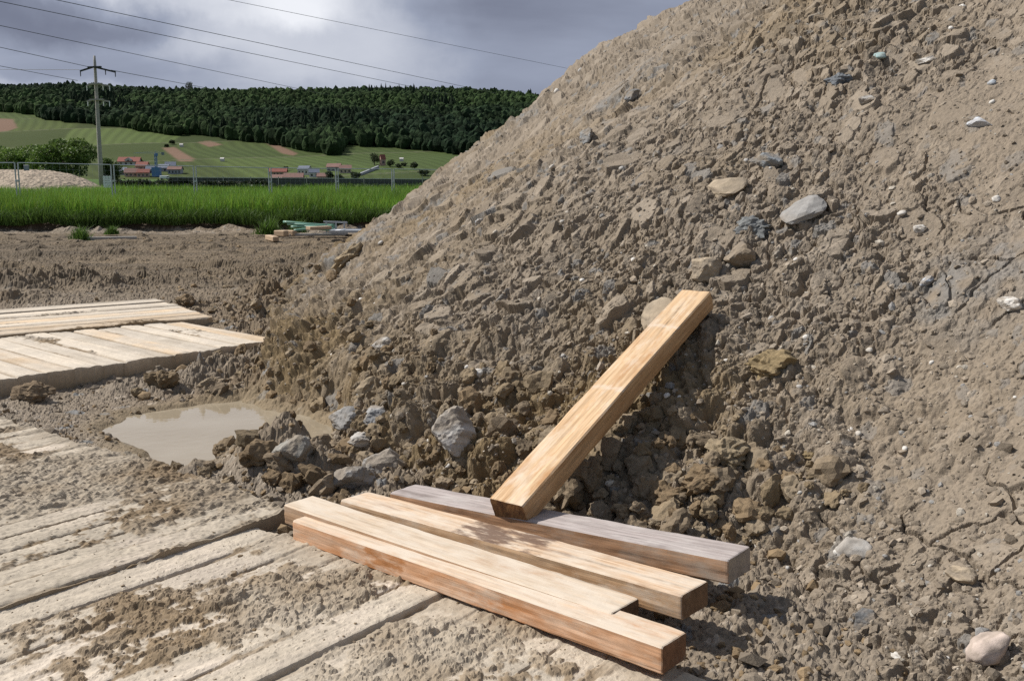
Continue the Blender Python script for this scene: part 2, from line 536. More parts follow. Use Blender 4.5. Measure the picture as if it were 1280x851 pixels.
# rounded heaps of wet mud: pixel, pixel radius, height
LUMPS = [((368, 582), 38, .13), ((322, 584), 34, .13), ((285, 576), 28, .11), ((400, 596), 36, .12), ((340, 595), 40, .10), ((245, 590), 24, .08),
         ((180, 555), 26, .05), ((345, 478), 30, .15), ((392, 478), 30, .20), ((430, 470), 42, .24),
         ((250, 470), 26, .12), ((200, 478), 26, .12), ((290, 462), 26, .11), ((150, 482), 22, .10), ((40, 492), 22, .10),
         ((390, 420), 34, .30), ((420, 390), 36, .40), ((430, 350), 30, .45), ((405, 360), 24, .30), ((360, 370), 26, .16), ((330, 400), 22, .10),
         ((100, 352), 30, .16), ((30, 362), 34, .20), ((60, 345), 26, .14), ((130, 362), 24, .14), ((190, 352), 26, .08), ((400, 330), 22, .2),
         ((5, 380), 20, .1), ((455, 318), 14, .5), ((470, 300), 12, .6), ((430, 325), 10, .3)]

def mat_uv(m, x, y):
    ex, ey = x - m['c'][0], y - m['c'][1]
    return ex * m['u'][0] + ey * m['u'][1], ex * m['v'][0] + ey * m['v'][1]

def bank_y(x):
    return 31.2 + .14 * (x + 16) + .5 * vn(x * .5, x * 0, 77) + .3 * vn(x * 1.7, x * 0, 78)

def ground_base(x, y):
    """large shapes of the site floor"""
    z = .05 * fbm(x * .5, y * .5, 3, 5)
    for (p, r, h) in LUMPS:
        c = at(p[0], p[1], 0)
        rr = r / F * math.hypot(c[1], CZ)
        d2 = ((x - c[0]) ** 2 + ((y - c[1]) / 1.35) ** 2) / (rr * rr)
        z = z + h * np.exp(-d2 * 1.3)
    sdp = poly_sd(x, y, PUD) + .16 * fbm(x * 2.2, y * 2.2, 3, 15)
    z = z * sstep(.12, -.3, sdp) - .11 * sstep(-.2, .12, sdp)
    # churned rows left by machines, running across
    w = sstep(9, 12, y) * sstep(29, 24, y)
    z = z + w * (.16 * np.maximum(vn(x * .30, y * 1.3, 31), 0) + .07 * vn(x * .5 + .2 * y, y * 4, 32))
    # ruts of tracked machines
    for y0, sl_ in ((17.2, .05), (19.3, .05), (22.6, -.03), (24.9, -.03)):
        dl = y - (y0 + sl_ * x + .35 * np.sin(x * .16 + y0))
        g_ = np.exp(-(dl / .26) ** 2)
        z = z - .085 * g_ * (1 + .35 * np.sin(x * 2 * np.pi / .32)) + .06 * np.exp(-((np.abs(dl) - .5) / .16) ** 2) * (.5 + vn(x * 1.5, y * 2, 37))
    return z, sdp

def bank_rise(x, y):
    return .46 * sstep(-.25, .1, y - bank_y(x) + .12 * fbm(x * 3, y * 3, 3, 91))

# ------------------------------------------------------------------ ground sheet
def lin_az(lo, hi, step, far_lo, far_hi, nfar):
    a = np.arange(lo, hi, step)
    l = np.linspace(far_lo, lo, nfar, endpoint=False) if far_lo < lo else np.zeros(0)
    r = np.linspace(hi, far_hi, nfar) if far_hi > hi else np.zeros(0)
    return np.radians(np.concatenate([l, a, r]))

DRY, WET, PALE, GREY = np.array([.230, .189, .143]), np.array([.172, .124, .073]), np.array([.318, .268, .210]), np.array([.195, .190, .180])

def build_ground():
    az = lin_az(-31, 30, .068, -75, 75, 40)
    az = np.unique(np.concatenate([az[np.abs(az) < np.radians(30)], np.radians(np.arange(30, 46, .12)), np.radians(-np.arange(30, 46, .12)), az[np.abs(az) > np.radians(46)]]))
    r = np.concatenate([np.geomspace(1.2, 26, 930), np.geomspace(26, 42, 260)[1:], np.geomspace(42, 1500, 60)[1:]])
    R, A = np.meshgrid(r, az, indexing='ij')
    x, y = (R * np.sin(A)).ravel(), (R * np.cos(A)).ravel()
    q = grid_quads(*R.shape)
    q = q[~(toe_dist(x, y) > .75)[q].all(1)]
    used = np.unique(q)
    rem = np.full(len(x), -1, np.int32)
    rem[used] = np.arange(len(used))
    q = rem[q]
    x, y = x[used], y[used]
    z, sdp = ground_base(x, y)
    td = toe_dist(x, y)
    near = sstep(26, 18, y)
    wet = np.clip(.45 + 1.3 * fbm(x * .55, y * .55, 4, 201), 0, 1)
    lum = np.clip(sstep(.05, .16, z) + sstep(-.9, -.1, td) * sstep(4.5, 5.5, y), 0, 1)
    dry_puddle = sstep(-.5, 0, sdp)
    rough = np.clip(.25 + 1.1 * fbm(x * .8, y * .8, 3, 207) + lum, .08, 1.25) * (1 - .85 * dry_puddle)
    rough = rough * (.45 + .55 * near)
    d1, i1 = domes(x, y, .22, 301, .75)
    d2, i2 = domes(x, y, .095, 311, .8)
    c1, j1 = clods(x, y, .11, 321, keep=.7)
    c2, j2 = clods(x, y, .05, 331, keep=.8)
    c3, j3 = clods(x, y, .024, 341, keep=.8)
    c4, j4 = clods(x, y, .38, 351, keep=.35)
    bk = y > bank_y(x) - .2
    disp = rough * (.055 * lum * d1 * 2.0 + .030 * d2 + .055 * (c1 + .35) + .045 * (c2 + .35)) + .022 * (c3 + .35) * (1 - .8 * dry_puddle)
    disp = disp + sstep(9, 12, y) * (1 - bk) * .15 * np.maximum(c4 + .1, 0)
    disp = disp + .012 * fbm(x * 18, y * 18, 3, 361) * (.4 + .6 * rough)
    disp = disp * (.35 + .65 * sstep(1.2, 2.5, np.hypot(x, y)))
    foot = y - bank_y(x)
    z = z + .15 * np.exp(-((foot + .6) / .4) ** 2) * np.maximum(fbm(x * .9, y * 1.3, 5, 97, .6) + .08, 0) * 1.8
    z = z - .035 + disp + bank_rise(x, y) * (1 + .25 * fbm(x * 2, y * 2, 3, 95) * (y < 36)) * 1.0
    z = np.where(y > 40, .46 + .0 * z, z)
    # keep clear of the mats and beams
    for m in MATS:
        u, v = mat_uv(m, x, y)
        ins = np.minimum(np.minimum(u + .0, m['L'] - u), np.minimum(v + .0, m['W'] - v))
        lim = m['top'] - .045
        z = np.where(ins > -.01, np.minimum(z, lim - .05 * sstep(-.01, .06, ins)), z)
    bx, by = -.62, 4.62
    ub = np.array([math.cos(-.72), math.sin(-.72)])
    su = (x + 1.0) * ub[0] + (y - 4.35) * ub[1]
    sv = -(x + 1.0) * ub[1] + (y - 4.35) * ub[0]
    inb = np.minimum(np.minimum(su + .12, 2.15 - su), np.minimum(sv + .05, .80 - sv))
    lim = .018 + np.clip(su, 0, 2) * .022
    z = np.where(inb > -.08, np.minimum(z, lim + np.maximum(-inb, 0) * 1.2), z)
    # colours: patches of dry and wet earth, clod by clod
    wetf = np.clip(wet * .7 + .35 * lum + .3 * dry_puddle, 0, 1)
    base = DRY * (1 - wetf[:, None]) + WET * wetf[:, None]
    k = (.84 + .32 * (.5 * j1 + .3 * j2 + .2 * i2))
    base = base * k[:, None]
    g = (j2 > .93)[:, None]
    base = np.where(g, PALE * (.8 + .4 * j3[:, None]), base)
    g = ((j1 > .94) & (c1 > -.1))[:, None]
    base = np.where(g, GREY, base)
    silt = (sstep(-.35, -.02, sdp) * .8)[:, None]
    base = base * (1 - silt) + np.array([.215, .165, .100]) * silt
    fl = sstep(10, 17, y)[:, None] * (1.0 * (1 - sstep(29.5, 31, y)))[:, None]
    base = base * (1 - fl) + np.array([.128, .095, .058]) * (k * (1 + .5 * fbm(x * .5, y * 2.5, 3, 371)))[:, None] * fl
    bankc = (bk & (y < 40))[:, None]
    base = np.where(bankc, np.array([.080, .057, .037]) * k[:, None], base)  # bank soil darkened: shade under the overhanging grass is put into its colour
    grass = (y > bank_y(x) + .35)[:, None]
    gc = np.array([.060, .105, .024]) * (1 + .5 * fbm(x * .05, y * .05, 3, 401))[:, None]
    gc = gc * (1 + .5 * vn(x * .02, y * .09, 402))[:, None]
    base = np.where(grass, gc, base)
    V = np.stack([x, y, z], 1)
    fy = y[q].mean(1)
    mi = np.where(fy > bank_y(x[q].mean(1)) + .35, 1, 0)
    me = mesh_np('ground', V, q, mats=[M_MUD, M_FIELD], col=base, midx=mi)
    obj('ground', me, kind='structure')
    return V

GV = build_ground()

# ------------------------------------------------------------------ the big heap
def build_heap():
    az = lin_az(-15.5, 29.5, .055, -15.6, 100, 60)
    az = np.unique(np.concatenate([az[az <= np.radians(29.5)], np.radians(np.arange(29.5, 47, .10)), az[az > np.radians(47)]]))
    # rows spaced evenly over the slope as it faces the site, not over its plan
    rr = np.geomspace(1.3, 25, 900)
    R, A = np.meshgrid(rr, az, indexing='ij')
    hb = np.maximum(heap_base(R * np.sin(A), R * np.cos(A)), 0)
    el = np.arctan2(hb - CZ, R)
    front = el >= np.maximum.accumulate(el, 0) - .002
    step = np.zeros_like(R)
    step[1:] = np.where(front[1:], np.maximum(np.diff(el, axis=0), 0), 0) + .12 * np.diff(np.log(R), axis=0)
    cum = np.cumsum(step, 0)
    NR = 1400
    R = np.stack([np.interp(np.linspace(0, cum[-1, k], NR), cum[:, k], rr) for k in range(R.shape[1])], 1)
    A = np.tile(az, (NR, 1))
    x, y = (R * np.sin(A)).ravel(), (R * np.cos(A)).ravel()
    td = toe_dist(x, y)
    keep = td > -.5
    nr, nc = R.shape
    q = grid_quads(nr, nc)
    q = q[keep[q].all(1)]
    used = np.unique(q)
    rem = np.full(len(x), -1, np.int32)
    rem[used] = np.arange(len(used))
    q = rem[q]
    x, y, td = x[used], y[used], td[used]
    e = .06
    z = heap_base(x, y)
    nx = -(heap_base(x + e, y) - heap_base(x - e, y)) / (2 * e)
    ny = -(heap_base(x, y + e) - heap_base(x, y - e)) / (2 * e)
    nl = np.sqrt(nx * nx + ny * ny + 1)
    nx, ny, nz = nx / nl, ny / nl, 1 / nl
    # slope coordinates so that clods keep their size on the incline
    s, t = x * 1.15, y * 1.05
    # smooth crusted earth towards the right, rough wet lumps along the toe
    px, py, dep = proj(np.stack([x, y, z], 1))
    C = np.clip(sstep(.24, .50, x / np.maximum(y, .5)) * (.9 - .35 * sstep(6, 10, y)) + .65 * sstep(5.4, 3.8, y) * sstep(.17, .27, x / np.maximum(y, .5)) + 1.4 * fbm(x * .7, y * .7, 4, 501) - .12, 0, 1)
    C = C * sstep(.1, .8, td)
    Rg = np.clip(sstep(1.5 + .8 * sstep(6, 9, y), .25, td + .9 * fbm(x * .9, y * .9, 3, 507)), 0, 1) * sstep(3.7, 4.5, y)
    L0, a0 = clods(s, t, .62, 511, tilt=.35, lift=.25, steep=1.2)
    # flat broken plates lying on the slope, crumble between them
    sr, tr = s * .80 + t * .60, (t * .80 - s * .60) * 1.06
    L1, a1 = clods(sr, tr, .24, 521, keep=.42, tilt=.26, lift=.16, rmin=.22, rmax=.62, steep=2.6, dome=.06, floor=-.5)
    L2, a2 = clods(sr, tr, .105, 531, keep=.85, tilt=.34, lift=.22, rmin=.28, rmax=.66, steep=2.4, dome=.06, floor=-.4)
    L3, a3 = clods(s, t, .058, 541, keep=.92, tilt=.5, lift=.3, rmin=.30, rmax=.68, steep=2.0, dome=.12)
    L4, a4 = clods(s, t, .027, 551, keep=.9, tilt=.6)
    D1, b1 = domes(s, t, .30, 561, .8)
    D2, b2 = domes(s, t, .12, 571, .85)
    D3, b3 = domes(s, t, .05, 575, .9)
    cr = cracks(x, y, .34, 581)
    fl = np.clip(1 - 1.05 * C, .0, 1)
    w4, w3 = sstep(10, 5.5, np.hypot(x, y)), .25 + .75 * sstep(19, 11, np.hypot(x, y))
    dens = np.clip(.75 + 1.2 * fbm(x * .6, y * .6, 3, 591), .25, 1.3)
    disp = .17 * np.exp(-((x - 1.25) ** 2 + ((y - 14.2) / 1.6) ** 2) / .8) + .16 * fbm(x * .55, y * .55, 4, 601) * (1 + .6 * sstep(9, 14, y)) + .05 * fbm(x * 2.2, y * 2.2, 3, 603)
    disp = disp + .09 * fl * (L0 + .2) * (1 - .6 * Rg)
    h1 = .24 * L1 * 1.25 + .030 * (dens - .75) * 1.3
    h2 = .105 * L2 * 1.25 + .034 * fbm(x * 2.6, y * 2.6, 3, 605) - .002
    h2 = h2 * (.6 + .4 * sstep(15, 8, np.hypot(x, y)))
    h3 = .058 * L3 * 1.1 + .016 * fbm(x * 5.5, y * 5.5, 3, 607) - .004
    hp = np.maximum(np.maximum(np.maximum(h1, h2), w3 * h3), -.032)
    crumb = (1 - .75 * (h1 >= np.maximum(h2, h3)))
    disp = disp + (1 - .25 * Rg) * (.16 + .84 * fl) * (hp + .02) * .86
    disp = disp + w4 * .029 * .55 * (.40 + .6 * fl) * crumb * (L4 + .25)
    disp = disp + Rg * (.15 * D1 * (1 + .5 * sstep(6, 9, y)) + .085 * D2 + .03 * D3 - .03)
    cm = sstep(-.06, .10, fbm(x * 1.6, y * 1.6, 3, 611)) * np.clip(.25 + C, 0, 1)
    disp = disp - .030 * cm * sstep(.016, .002, cr) + .016 * cm * (a0 - .5) * C
    disp = disp + .007 * w4 * fbm(x * 22, y * 22, 3, 621)
    disp = disp * sstep(-.5, .15, td)
    pdl = poly_sd(x, y, PUD)
    z = z - np.maximum(z, 0) * sstep(-.35, .0, pdl)
    disp = disp * sstep(.02, -.35, pdl) - .12 * sstep(-.45, .02, pdl)
    # room for the beams at the toe
    V = np.stack([x + nx * disp, y + ny * disp, z + nz * disp - .03], 1)
    su = (V[:, 0] + 1.0) * math.cos(-.72) + (V[:, 1] - 4.35) * math.sin(-.72)
    sv = -(V[:, 0] + 1.0) * math.sin(-.72) + (V[:, 1] - 4.35) * math.cos(-.72)
    inb = np.minimum(np.minimum(su + .12, 2.12 - su), np.minimum(sv + .05, .78 - sv))
    lim = .02 + np.clip(su, 0, 2) * .022
    V[:, 2] = np.where(inb > -.12, np.minimum(V[:, 2], lim + np.maximum(-inb, 0) * 1.5), V[:, 2])
    # the leaning beam presses a groove
    bu = np.array([math.cos(.93), math.sin(.93)])
    lu = (V[:, 0] - .082) * bu[0] + (V[:, 1] - 4.177) * bu[1]
    lv = -(V[:, 0] - .082) * bu[1] + (V[:, 1] - 4.177) * bu[0]
    under = .148 + math.tan(.405) * lu - .012
    inl = np.minimum(np.minimum(lv + .02, .20 - lv), np.minimum(lu + .05, 1.86 - lu))
    V[:, 2] = np.where(inl > -.06, np.minimum(V[:, 2], under + np.maximum(-inl, 0) * 1.5), V[:, 2])
    # colours
    moist = np.clip(Rg * (.65 + 1.2 * fbm(x * 1.3, y * 1.3, 3, 631)) + np.clip(1.6 * fbm(x * .45, y * .45, 4, 633) - .25, 0, .8), 0, 1)
    base = DRY * (1 - moist[:, None]) + np.array([.195, .142, .078]) * moist[:, None]
    k = .86 + .28 * (.30 * a0 + .3 * a1 + .25 * a2 + .15 * a3)
    base = base * k[:, None]
    pale = (((a1 > .66) & (h1 >= np.maximum(h2, h3))) | ((a2 > .80) & (h2 >= np.maximum(h1, h3))))[:, None] * (1 - moist[:, None] * .7)
    base = base * (1 - .5 * pale) + PALE * (.5 * pale)
    grey = (((a1 < .05) & (h1 >= h2)) | ((a2 < .05) & (h2 >= h1)) | ((a3 < .04) & (h3 > np.maximum(h1, h2))))[:, None]
    base = np.where(grey, base * .3 + GREY * .7, base)
    blue = np.clip(3 * (fbm(x * .8 + 7, y * .8, 4, 641) - .30) * (.5 + vn(x * 14, y * 14, 643) * 1.5), 0, .75)[:, None]
    base = base * (1 - blue) + np.array([.17, .175, .175]) * blue
    base = base * (1 - .45 * C[:, None]) + np.array([.262, .212, .158]) * (.45 * C)[:, None]
    ok = (V[:, 1] > 0)
    me = mesh_np('soil_heap', V, q, mats=[M_DIRT], col=base)
    obj('soil_heap', me, label='huge steep heap of dry lumpy brown earth filling the right side', cat='dirt heap')
    nrm = np.stack([nx, ny, nz], 1)
    return V, nrm

HV, HN = build_heap()

# ------------------------------------------------------------------ puddle
def build_puddle():
    P = np.array(PUD)
    c = P.mean(0)
    P2 = c + (P - c) * 1.30
    V = [(c[0], c[1], -.075)] + [(p[0], p[1], -.075) for p in P2]
    n = len(P2)
    T = [(0, 1 + i, 1 + (i + 1) % n) for i in range(n)]
    m, nt, nd, lk, b = new_mat('muddy_water')
    tc = N(nd, 'ShaderNodeTexCoord')
    no = N(nd, 'ShaderNodeTexNoise', i_Scale=2.5, i_Detail=4.0)
    lk.new(tc.outputs['Object'], no.inputs['Vector'])
    mx = N(nd, 'ShaderNodeMix', data_type='RGBA')
    lk.new(no.outputs['Fac'], mx.inputs[0])
    mx.inputs[6].default_value = (.25, .20, .132, 1)
    mx.inputs[7].default_value = (.35, .30, .225, 1)
    lk.new(mx.outputs[2], b.inputs['Base Color'])
    b.inputs['Roughness'].default_value = .06
    b.inputs['IOR'].default_value = 1.33
    bp = N(nd, 'ShaderNodeBump', i_Strength=.12, i_Distance=.01)
    n2 = N(nd, 'ShaderNodeTexNoise', i_Scale=12.0, i_Detail=2.0)
    lk.new(tc.outputs['Object'], n2.inputs['Vector'])
    lk.new(n2.outputs['Fac'], bp.inputs['Height'])
    lk.new(bp.outputs[0], b.inputs['Normal'])
    me = mesh_np('puddle', np.array(V), tris=np.array(T), mats=[m])
    obj('puddle', me, kind='structure')

build_puddle()

# ------------------------------------------------------------------ timber mats
def build_mat(m, label, step, wood, mudcol, palecol):
    us = np.arange(0, m['L'] + 1e-6, step)
    vs = np.arange(0, m['W'] + 1e-6, step)
    U, Vv = np.meshgrid(us, vs, indexing='ij')
    shp = U.shape
    u, v = U.ravel(), Vv.ravel()
    sd = m['seed']
    md = m['mud']
    k = np.floor(v / m['pw']).astype(np.int32)
    w = (v / m['pw']) % 1.0
    h = hsh(k, k * 0 + 3, sd)
    tiltp = (u01(h, 1) - .5) * .012
    zoff = (u01(h, 2) - .5) * .016
    endj = (u01(h, 3) - .5) * (.05 if md > .5 else .012)
    e = np.minimum(w, 1 - w) * m['pw']
    gap = (.004 + .009 * u01(h, 4)) if md > .5 else (.008 + .010 * u01(h, 4))
    plank = zoff + tiltp * (w - .5) * 2 + (-.007 * np.exp(-np.maximum(e - gap, 0) / .010) - .020 * sstep(gap, gap * .4, e)) * (1 - (md < .5) * .85 * sstep(.07, .02, u))
    plank = plank + .004 * fbm(u * 1.5, v * 30, 3, sd + 50) - .010 * sstep(.03, 0, u) * (.4 + vn(v * 20, u * 20, sd + 51))
    wx, wy = m['c'][0] + m['u'][0] * u + m['v'][0] * v, m['c'][1] + m['u'][1] * u + m['v'][1] * v
    # mud pressed onto the planks, trailing along the grooves
    mask = fbm(u * 1.0 + 2, v * 2.6, 5, sd + 60) * 1.5 + (md - .60) * .9
    if md > .9:      # thickest along the far edge near the puddle
        mask = mask + .55 * sstep(1.3, .2, u) * sstep(.25, 1.0, v)
    elif md > .5:    # ridges near the beams
        mask = mask + .22 * sstep(.7, 1.0, v) + .30 * sstep(.85, .30, u) * sstep(.4, 1.0, v) - .45 * sstep(.24, .08, u) + .42 * sstep(1.0, 1.4, v) * sstep(.30, .45, u + .2 * vn(v * 6, u * 6, sd + 63)) + .5 * sstep(.16, .02, v) * sstep(.4, .7, u) * sstep(1.5, 1.1, u)
    fill = sstep(.05, .0, e + .02 * vn(u * 5, v * 5, sd + 62)) * (.55 + 1.3 * fbm(u * 2.3, v * 3, 3, sd + 61)) * min(1.0, md * 1.6)
    c1, j1 = clods(wx, wy, .10, sd + 70, keep=.6, tilt=.3, lift=.25, steep=2.6, dome=.06)
    c2, j2 = clods(wx, wy, .045, sd + 71, keep=.75, tilt=.4, lift=.3, steep=2.2, dome=.08)
    c3, j3 = clods(wx, wy, .02, sd + 72, keep=.7)
    t = np.maximum(mask, 0)
    d1, i1 = domes(wx, wy, .055, sd + 76, .8)
    cakeedge = sstep(.26, .05, u + .12 * fbm(u * 0, v * 4, 3, sd + 77)) * (.5 < md < .9)
    berm = .050 * sstep(.13, .0, v) * np.clip(.25 + 2.2 * fbm(u * 2.0, v * 1.5, 4, sd + 78), 0, 1.2) * (.5 < md < .8)
    mudz = -.014 + berm + .022 * np.minimum(t, .9) + .020 * np.maximum(fill, 0) + .017 * cakeedge \
        + np.minimum(t * 2, 1) * (.022 * (c1 + .3) + .017 * (c2 + .3) + .011 * (c3 + .3) + .010 * fbm(u * 7, v * 7, 3, sd + 64)) \
        + cakeedge * .006 * (c2 + .2) + .006 * fbm(u * 26, v * 26, 3, sd + 73)
    mudz = mudz - .0065 * np.exp(-(np.maximum(e - .004, 0) / .011) ** 2) * (.4 + 1.2 * np.clip(.5 + 2 * fbm(u * 1.5, v * 2, 3, sd + 79), 0, 1))
    # thin caked film with flakes everywhere
    film = plank + .0025 + .010 * np.maximum(c3, -.1) * sstep(-.6, .2, mask) * md + .012 * np.maximum(c2 - .02, 0) * sstep(-.7, .1, mask) * md + .004 * fbm(u * 40, v * 40, 2, sd + 74) * md
    ismud = sstep(-.003, .003, mudz - film)
    z = m['top'] + np.maximum(film, mudz)
    wv = (.80 + .4 * u01(h, 6))[:, None] * (1 + .30 * fbm(u * 1.2, v * 38, 3, sd + 80) + .12 * fbm(u * 5, v * 5, 3, sd + 81))[:, None]
    wood_c = np.array(wood) * wv
    warm = ((u01(h, 7) > .6) & (md < .5))[:, None]
    wood_c = np.where(warm, wood_c * np.array([1.0, .90, .78]), wood_c)
    cake = np.clip(.5 + 1.8 * fbm(u * 3, v * 5, 4, sd + 82) + (.7 if md > .5 else .4) * (md - .3) + (.25 if md > .5 else 0), 0, 1)[:, None] * min(1, .35 + md)
    col = wood_c * (1 - cake) + np.array(palecol) * (1 + .25 * fbm(u * 9, v * 9, 3, sd + 83))[:, None] * cake
    mc = np.array(mudcol) * (.8 + .4 * (.5 * j1 + .5 * j2))[:, None]
    dryf = np.clip(.45 + 1.6 * fbm(u * 2.1, v * 2.1, 4, sd + 84) + 1.2 * cakeedge * (t < .15), 0, 1)[:, None]
    mc = mc * (1 - .75 * dryf) + np.array(palecol) * .92 * .75 * dryf
    col = col * (1 - ismud[:, None]) + mc * ismud[:, None]
    gapc = (sstep(gap, gap * .4, e) * (1 - ismud) * (1 - (md < .5) * .85 * sstep(.07, .02, u)))[:, None]
    col = col * (1 - gapc) + np.array(mudcol) * gapc
    # ragged plank ends
    uu = u + endj * np.clip(1 - u / .25, 0, 1) + .006 * vn(v * 60, u * 0, sd + 90) * (u < .02)
    X = m['c'][0] + m['u'][0] * uu + m['v'][0] * v
    Y = m['c'][1] + m['u'][1] * uu + m['v'][1] * v
    V = np.stack([X, Y, z], 1).reshape(*shp, 3)
    Cc = col.reshape(*shp, 3)
    # sides
    def skirt(row, crow):
        lo1, lo2 = row.copy(), row.copy()
        lo1[:, 2] -= .008
        lo2[:, 2] = m['top'] - m['th']
        return lo1, lo2
    verts = [V.reshape(-1, 3)]
    cols = [Cc.reshape(-1, 3)]
    quads = [grid_quads(*shp)]
    idx = np.arange(shp[0] * shp[1]).reshape(shp)
    n0 = shp[0] * shp[1]
    for edge, fl in ((idx[0], 0), (idx[-1], 1), (idx[:, 0], 1), (idx[:, -1], 0)):
        row, crow = verts[0][edge], cols[0][edge]
        n = len(edge)
        mid = row.copy(); mid[:, 2] = np.minimum(row[:, 2], m['top'] - .03); 
        low = row.copy(); low[:, 2] = m['top'] - m['th']
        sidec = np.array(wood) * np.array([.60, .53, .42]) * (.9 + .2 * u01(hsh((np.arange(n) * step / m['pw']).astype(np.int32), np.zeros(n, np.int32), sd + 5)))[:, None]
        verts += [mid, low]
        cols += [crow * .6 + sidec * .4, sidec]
        a = np.arange(n - 1)
        q1 = np.stack([edge[a], edge[a + 1], n0 + a + 1, n0 + a], 1)
        q2 = np.stack([n0 + a, n0 + a + 1, n0 + n + a + 1, n0 + n + a], 1)
        if fl:
            q1, q2 = q1[:, ::-1], q2[:, ::-1]
        quads += [q1, q2]
        n0 += 2 * n
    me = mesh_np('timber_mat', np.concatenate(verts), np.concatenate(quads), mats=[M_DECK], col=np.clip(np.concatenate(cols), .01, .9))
    obj('timber_mat', me, label=label, cat='timber mat', group='timber mats laid as a temporary roadway')
    return V.reshape(-1, 3)

MUDC, CAKE = (.215, .157, .096), (.44, .38, .30)
AV = build_mat(MATS[0], 'mud streaked timber mat in front of the puddle, with the stacked beams along its edge', .0062, (.50, .43, .35), MUDC, CAKE)
BV = build_mat(MATS[1], 'mud-caked timber mat a step higher than the front one, its edge lost in mud', .0078, (.48, .41, .33), MUDC, (.40, .345, .27))
build_mat(MATS[2], 'pale timber mat behind the puddle with one rounded corner tip buried in mud lumps', .0125, (.51, .44, .35), MUDC, (.52, .46, .38))
build_mat(MATS[3], 'farthest pale timber mat, with planks running sideways and a dark end face', .0135, (.51, .44, .35), MUDC, (.50, .44, .36))

# ------------------------------------------------------------------ timber beams
def beam_mesh(L, W, H, seed, mats):
    """sawn timber with worn edges, local x along the length, base at z=0"""
    rb = .007
    prof = []
    for (a, b, c, d) in ((0, 0, 1, 0), (W, 0, 0, 1), (W, H, -1, 0), (0, H, 0, -1)):
        n = 7
        e1 = (a + c * rb, b + d * rb)
        dx, dy = c, d
        ln = W if c else H
        for i in range(n):
            t = i / (n - 1)
            prof.append((a + dx * (rb + (ln - 2 * rb) * t), b + dy * (rb + (ln - 2 * rb) * t)))
    P = np.array(prof)
    m = len(P)
    nx = int(L / .018)
    xs = np.concatenate([[0, .004], np.linspace(.012, L - .012, nx), [L - .004, L]])
    ins = np.concatenate([[.004, .001], np.zeros(nx), [.001, .004]])
    V = []
    cy, cz = W / 2, H / 2
    for x, s in zip(xs, ins):
        q = P.copy()
        ang = np.arctan2(q[:, 1] - cz, q[:, 0] - cy)
        nn = .0028 * fbm(np.full(m, x * 2.5), q[:, 0] * 40 + q[:, 1] * 55, 3, seed) + .0022 * vn(np.full(m, x * 22.), ang * 3, seed + 4)
        corner = (np.minimum(np.minimum(q[:, 0], W - q[:, 0]) + np.minimum(q[:, 1], H - q[:, 1]), .02) < .009)
        nn = nn - corner * .004 * np.maximum(vn(np.full(m, x * 7.), ang * 5, seed + 9) * 2, 0)
        d = np.stack([q[:, 0] - cy, q[:, 1] - cz], 1)
        dl = np.hypot(d[:, 0], d[:, 1])[:, None]
        q = q + d / dl * (nn - s)[:, None]
        bow = .004 * math.sin(x / L * math.pi) * (1 if seed % 2 else -1)
        V.append(np.stack([np.full(m, x), q[:, 0] + bow, q[:, 1]], 1))
    R = len(xs)
    V = np.concatenate(V)
    i = np.arange((R - 1) * m)
    r, c = i // m, i % m
    c2 = (c + 1) % m
    Q = np.stack([r * m + c, r * m + c2, (r + 1) * m + c2, (r + 1) * m + c], 1)[:, ::-1]
    side = c // 7       # 0 bottom, 1 far side, 2 top, 3 near side
    mi = np.where(side == 2, 0, 1)
    cent = np.array([[0, cy, cz], [L, cy, cz]])
    V = np.concatenate([V, cent])
    k = np.arange(m)
    T = np.concatenate([np.stack([np.full(m, R * m), k, (k + 1) % m], 1)[:, ::-1] * 1, np.stack([np.full(m, R * m + 1), (R - 1) * m + (k + 1) % m, (R - 1) * m + k], 1)[:, ::-1]])
    me = mesh_np('timber_beam', V, Q[:, ::-1], T[:, ::-1], mats=mats, midx=np.concatenate([mi, np.full(len(T), 2)]))
    bm = bmesh.new(); bm.from_mesh(me)
    bmesh.ops.recalc_face_normals(bm, faces=bm.faces)
    bm.to_mesh(me); bm.free()
    return me

OR_E, OR_L = (.60, .37, .205), (.44, .215, .090)
DUST = (.62, .54, .44)
BEAMS = [
    (( -.995, 4.312, .024), -.727, .020, 1.979, .150, .098, 'foremost beam of the stack, its long side bright orange with wavy grain',
     ((.62, .47, .34), (.50, .33, .19), DUST, .80, (.45, .21, .08)), ((.67, .43, .28), (.53, .27, .13), DUST, .30, (.50, .20, .06)), (.17, .085, .045), 1),
    ((-1.067, 4.465, .048), -.710, .009, 1.864, .172, .097, 'second beam from the front of the stack, dusty and ending short of its neighbours',
     ((.58, .46, .33), (.50, .36, .24), DUST, .85, (.40, .24, .13)), ((.50, .34, .22), (.40, .24, .13), (.45, .36, .28), .4, (.30, .15, .07)), (.14, .08, .045), 2),
    ((-.824, 4.593, .026), -.734, .040, 1.918, .180, .097, 'third beam of the stack, orange with dark brown stains midway along its top',
     ((.61, .45, .31), (.48, .29, .15), DUST, .66, (.16, .075, .04)), ((.55, .37, .22), (.44, .26, .13), DUST, .30, (.30, .15, .06)), (.19, .11, .06), 3),
    ((-.600, 4.722, .020), -.690, .063, 1.840, .185, .097, 'weathered grey-topped beam at the back of the stack against the heap',
     ((.40, .35, .33), (.30, .255, .235), (.50, .46, .43), .35, (.19, .155, .14)), ((.46, .27, .155), (.37, .20, .105), (.42, .35, .28), .38, (.22, .12, .06)), (.30, .26, .23), 4),
]
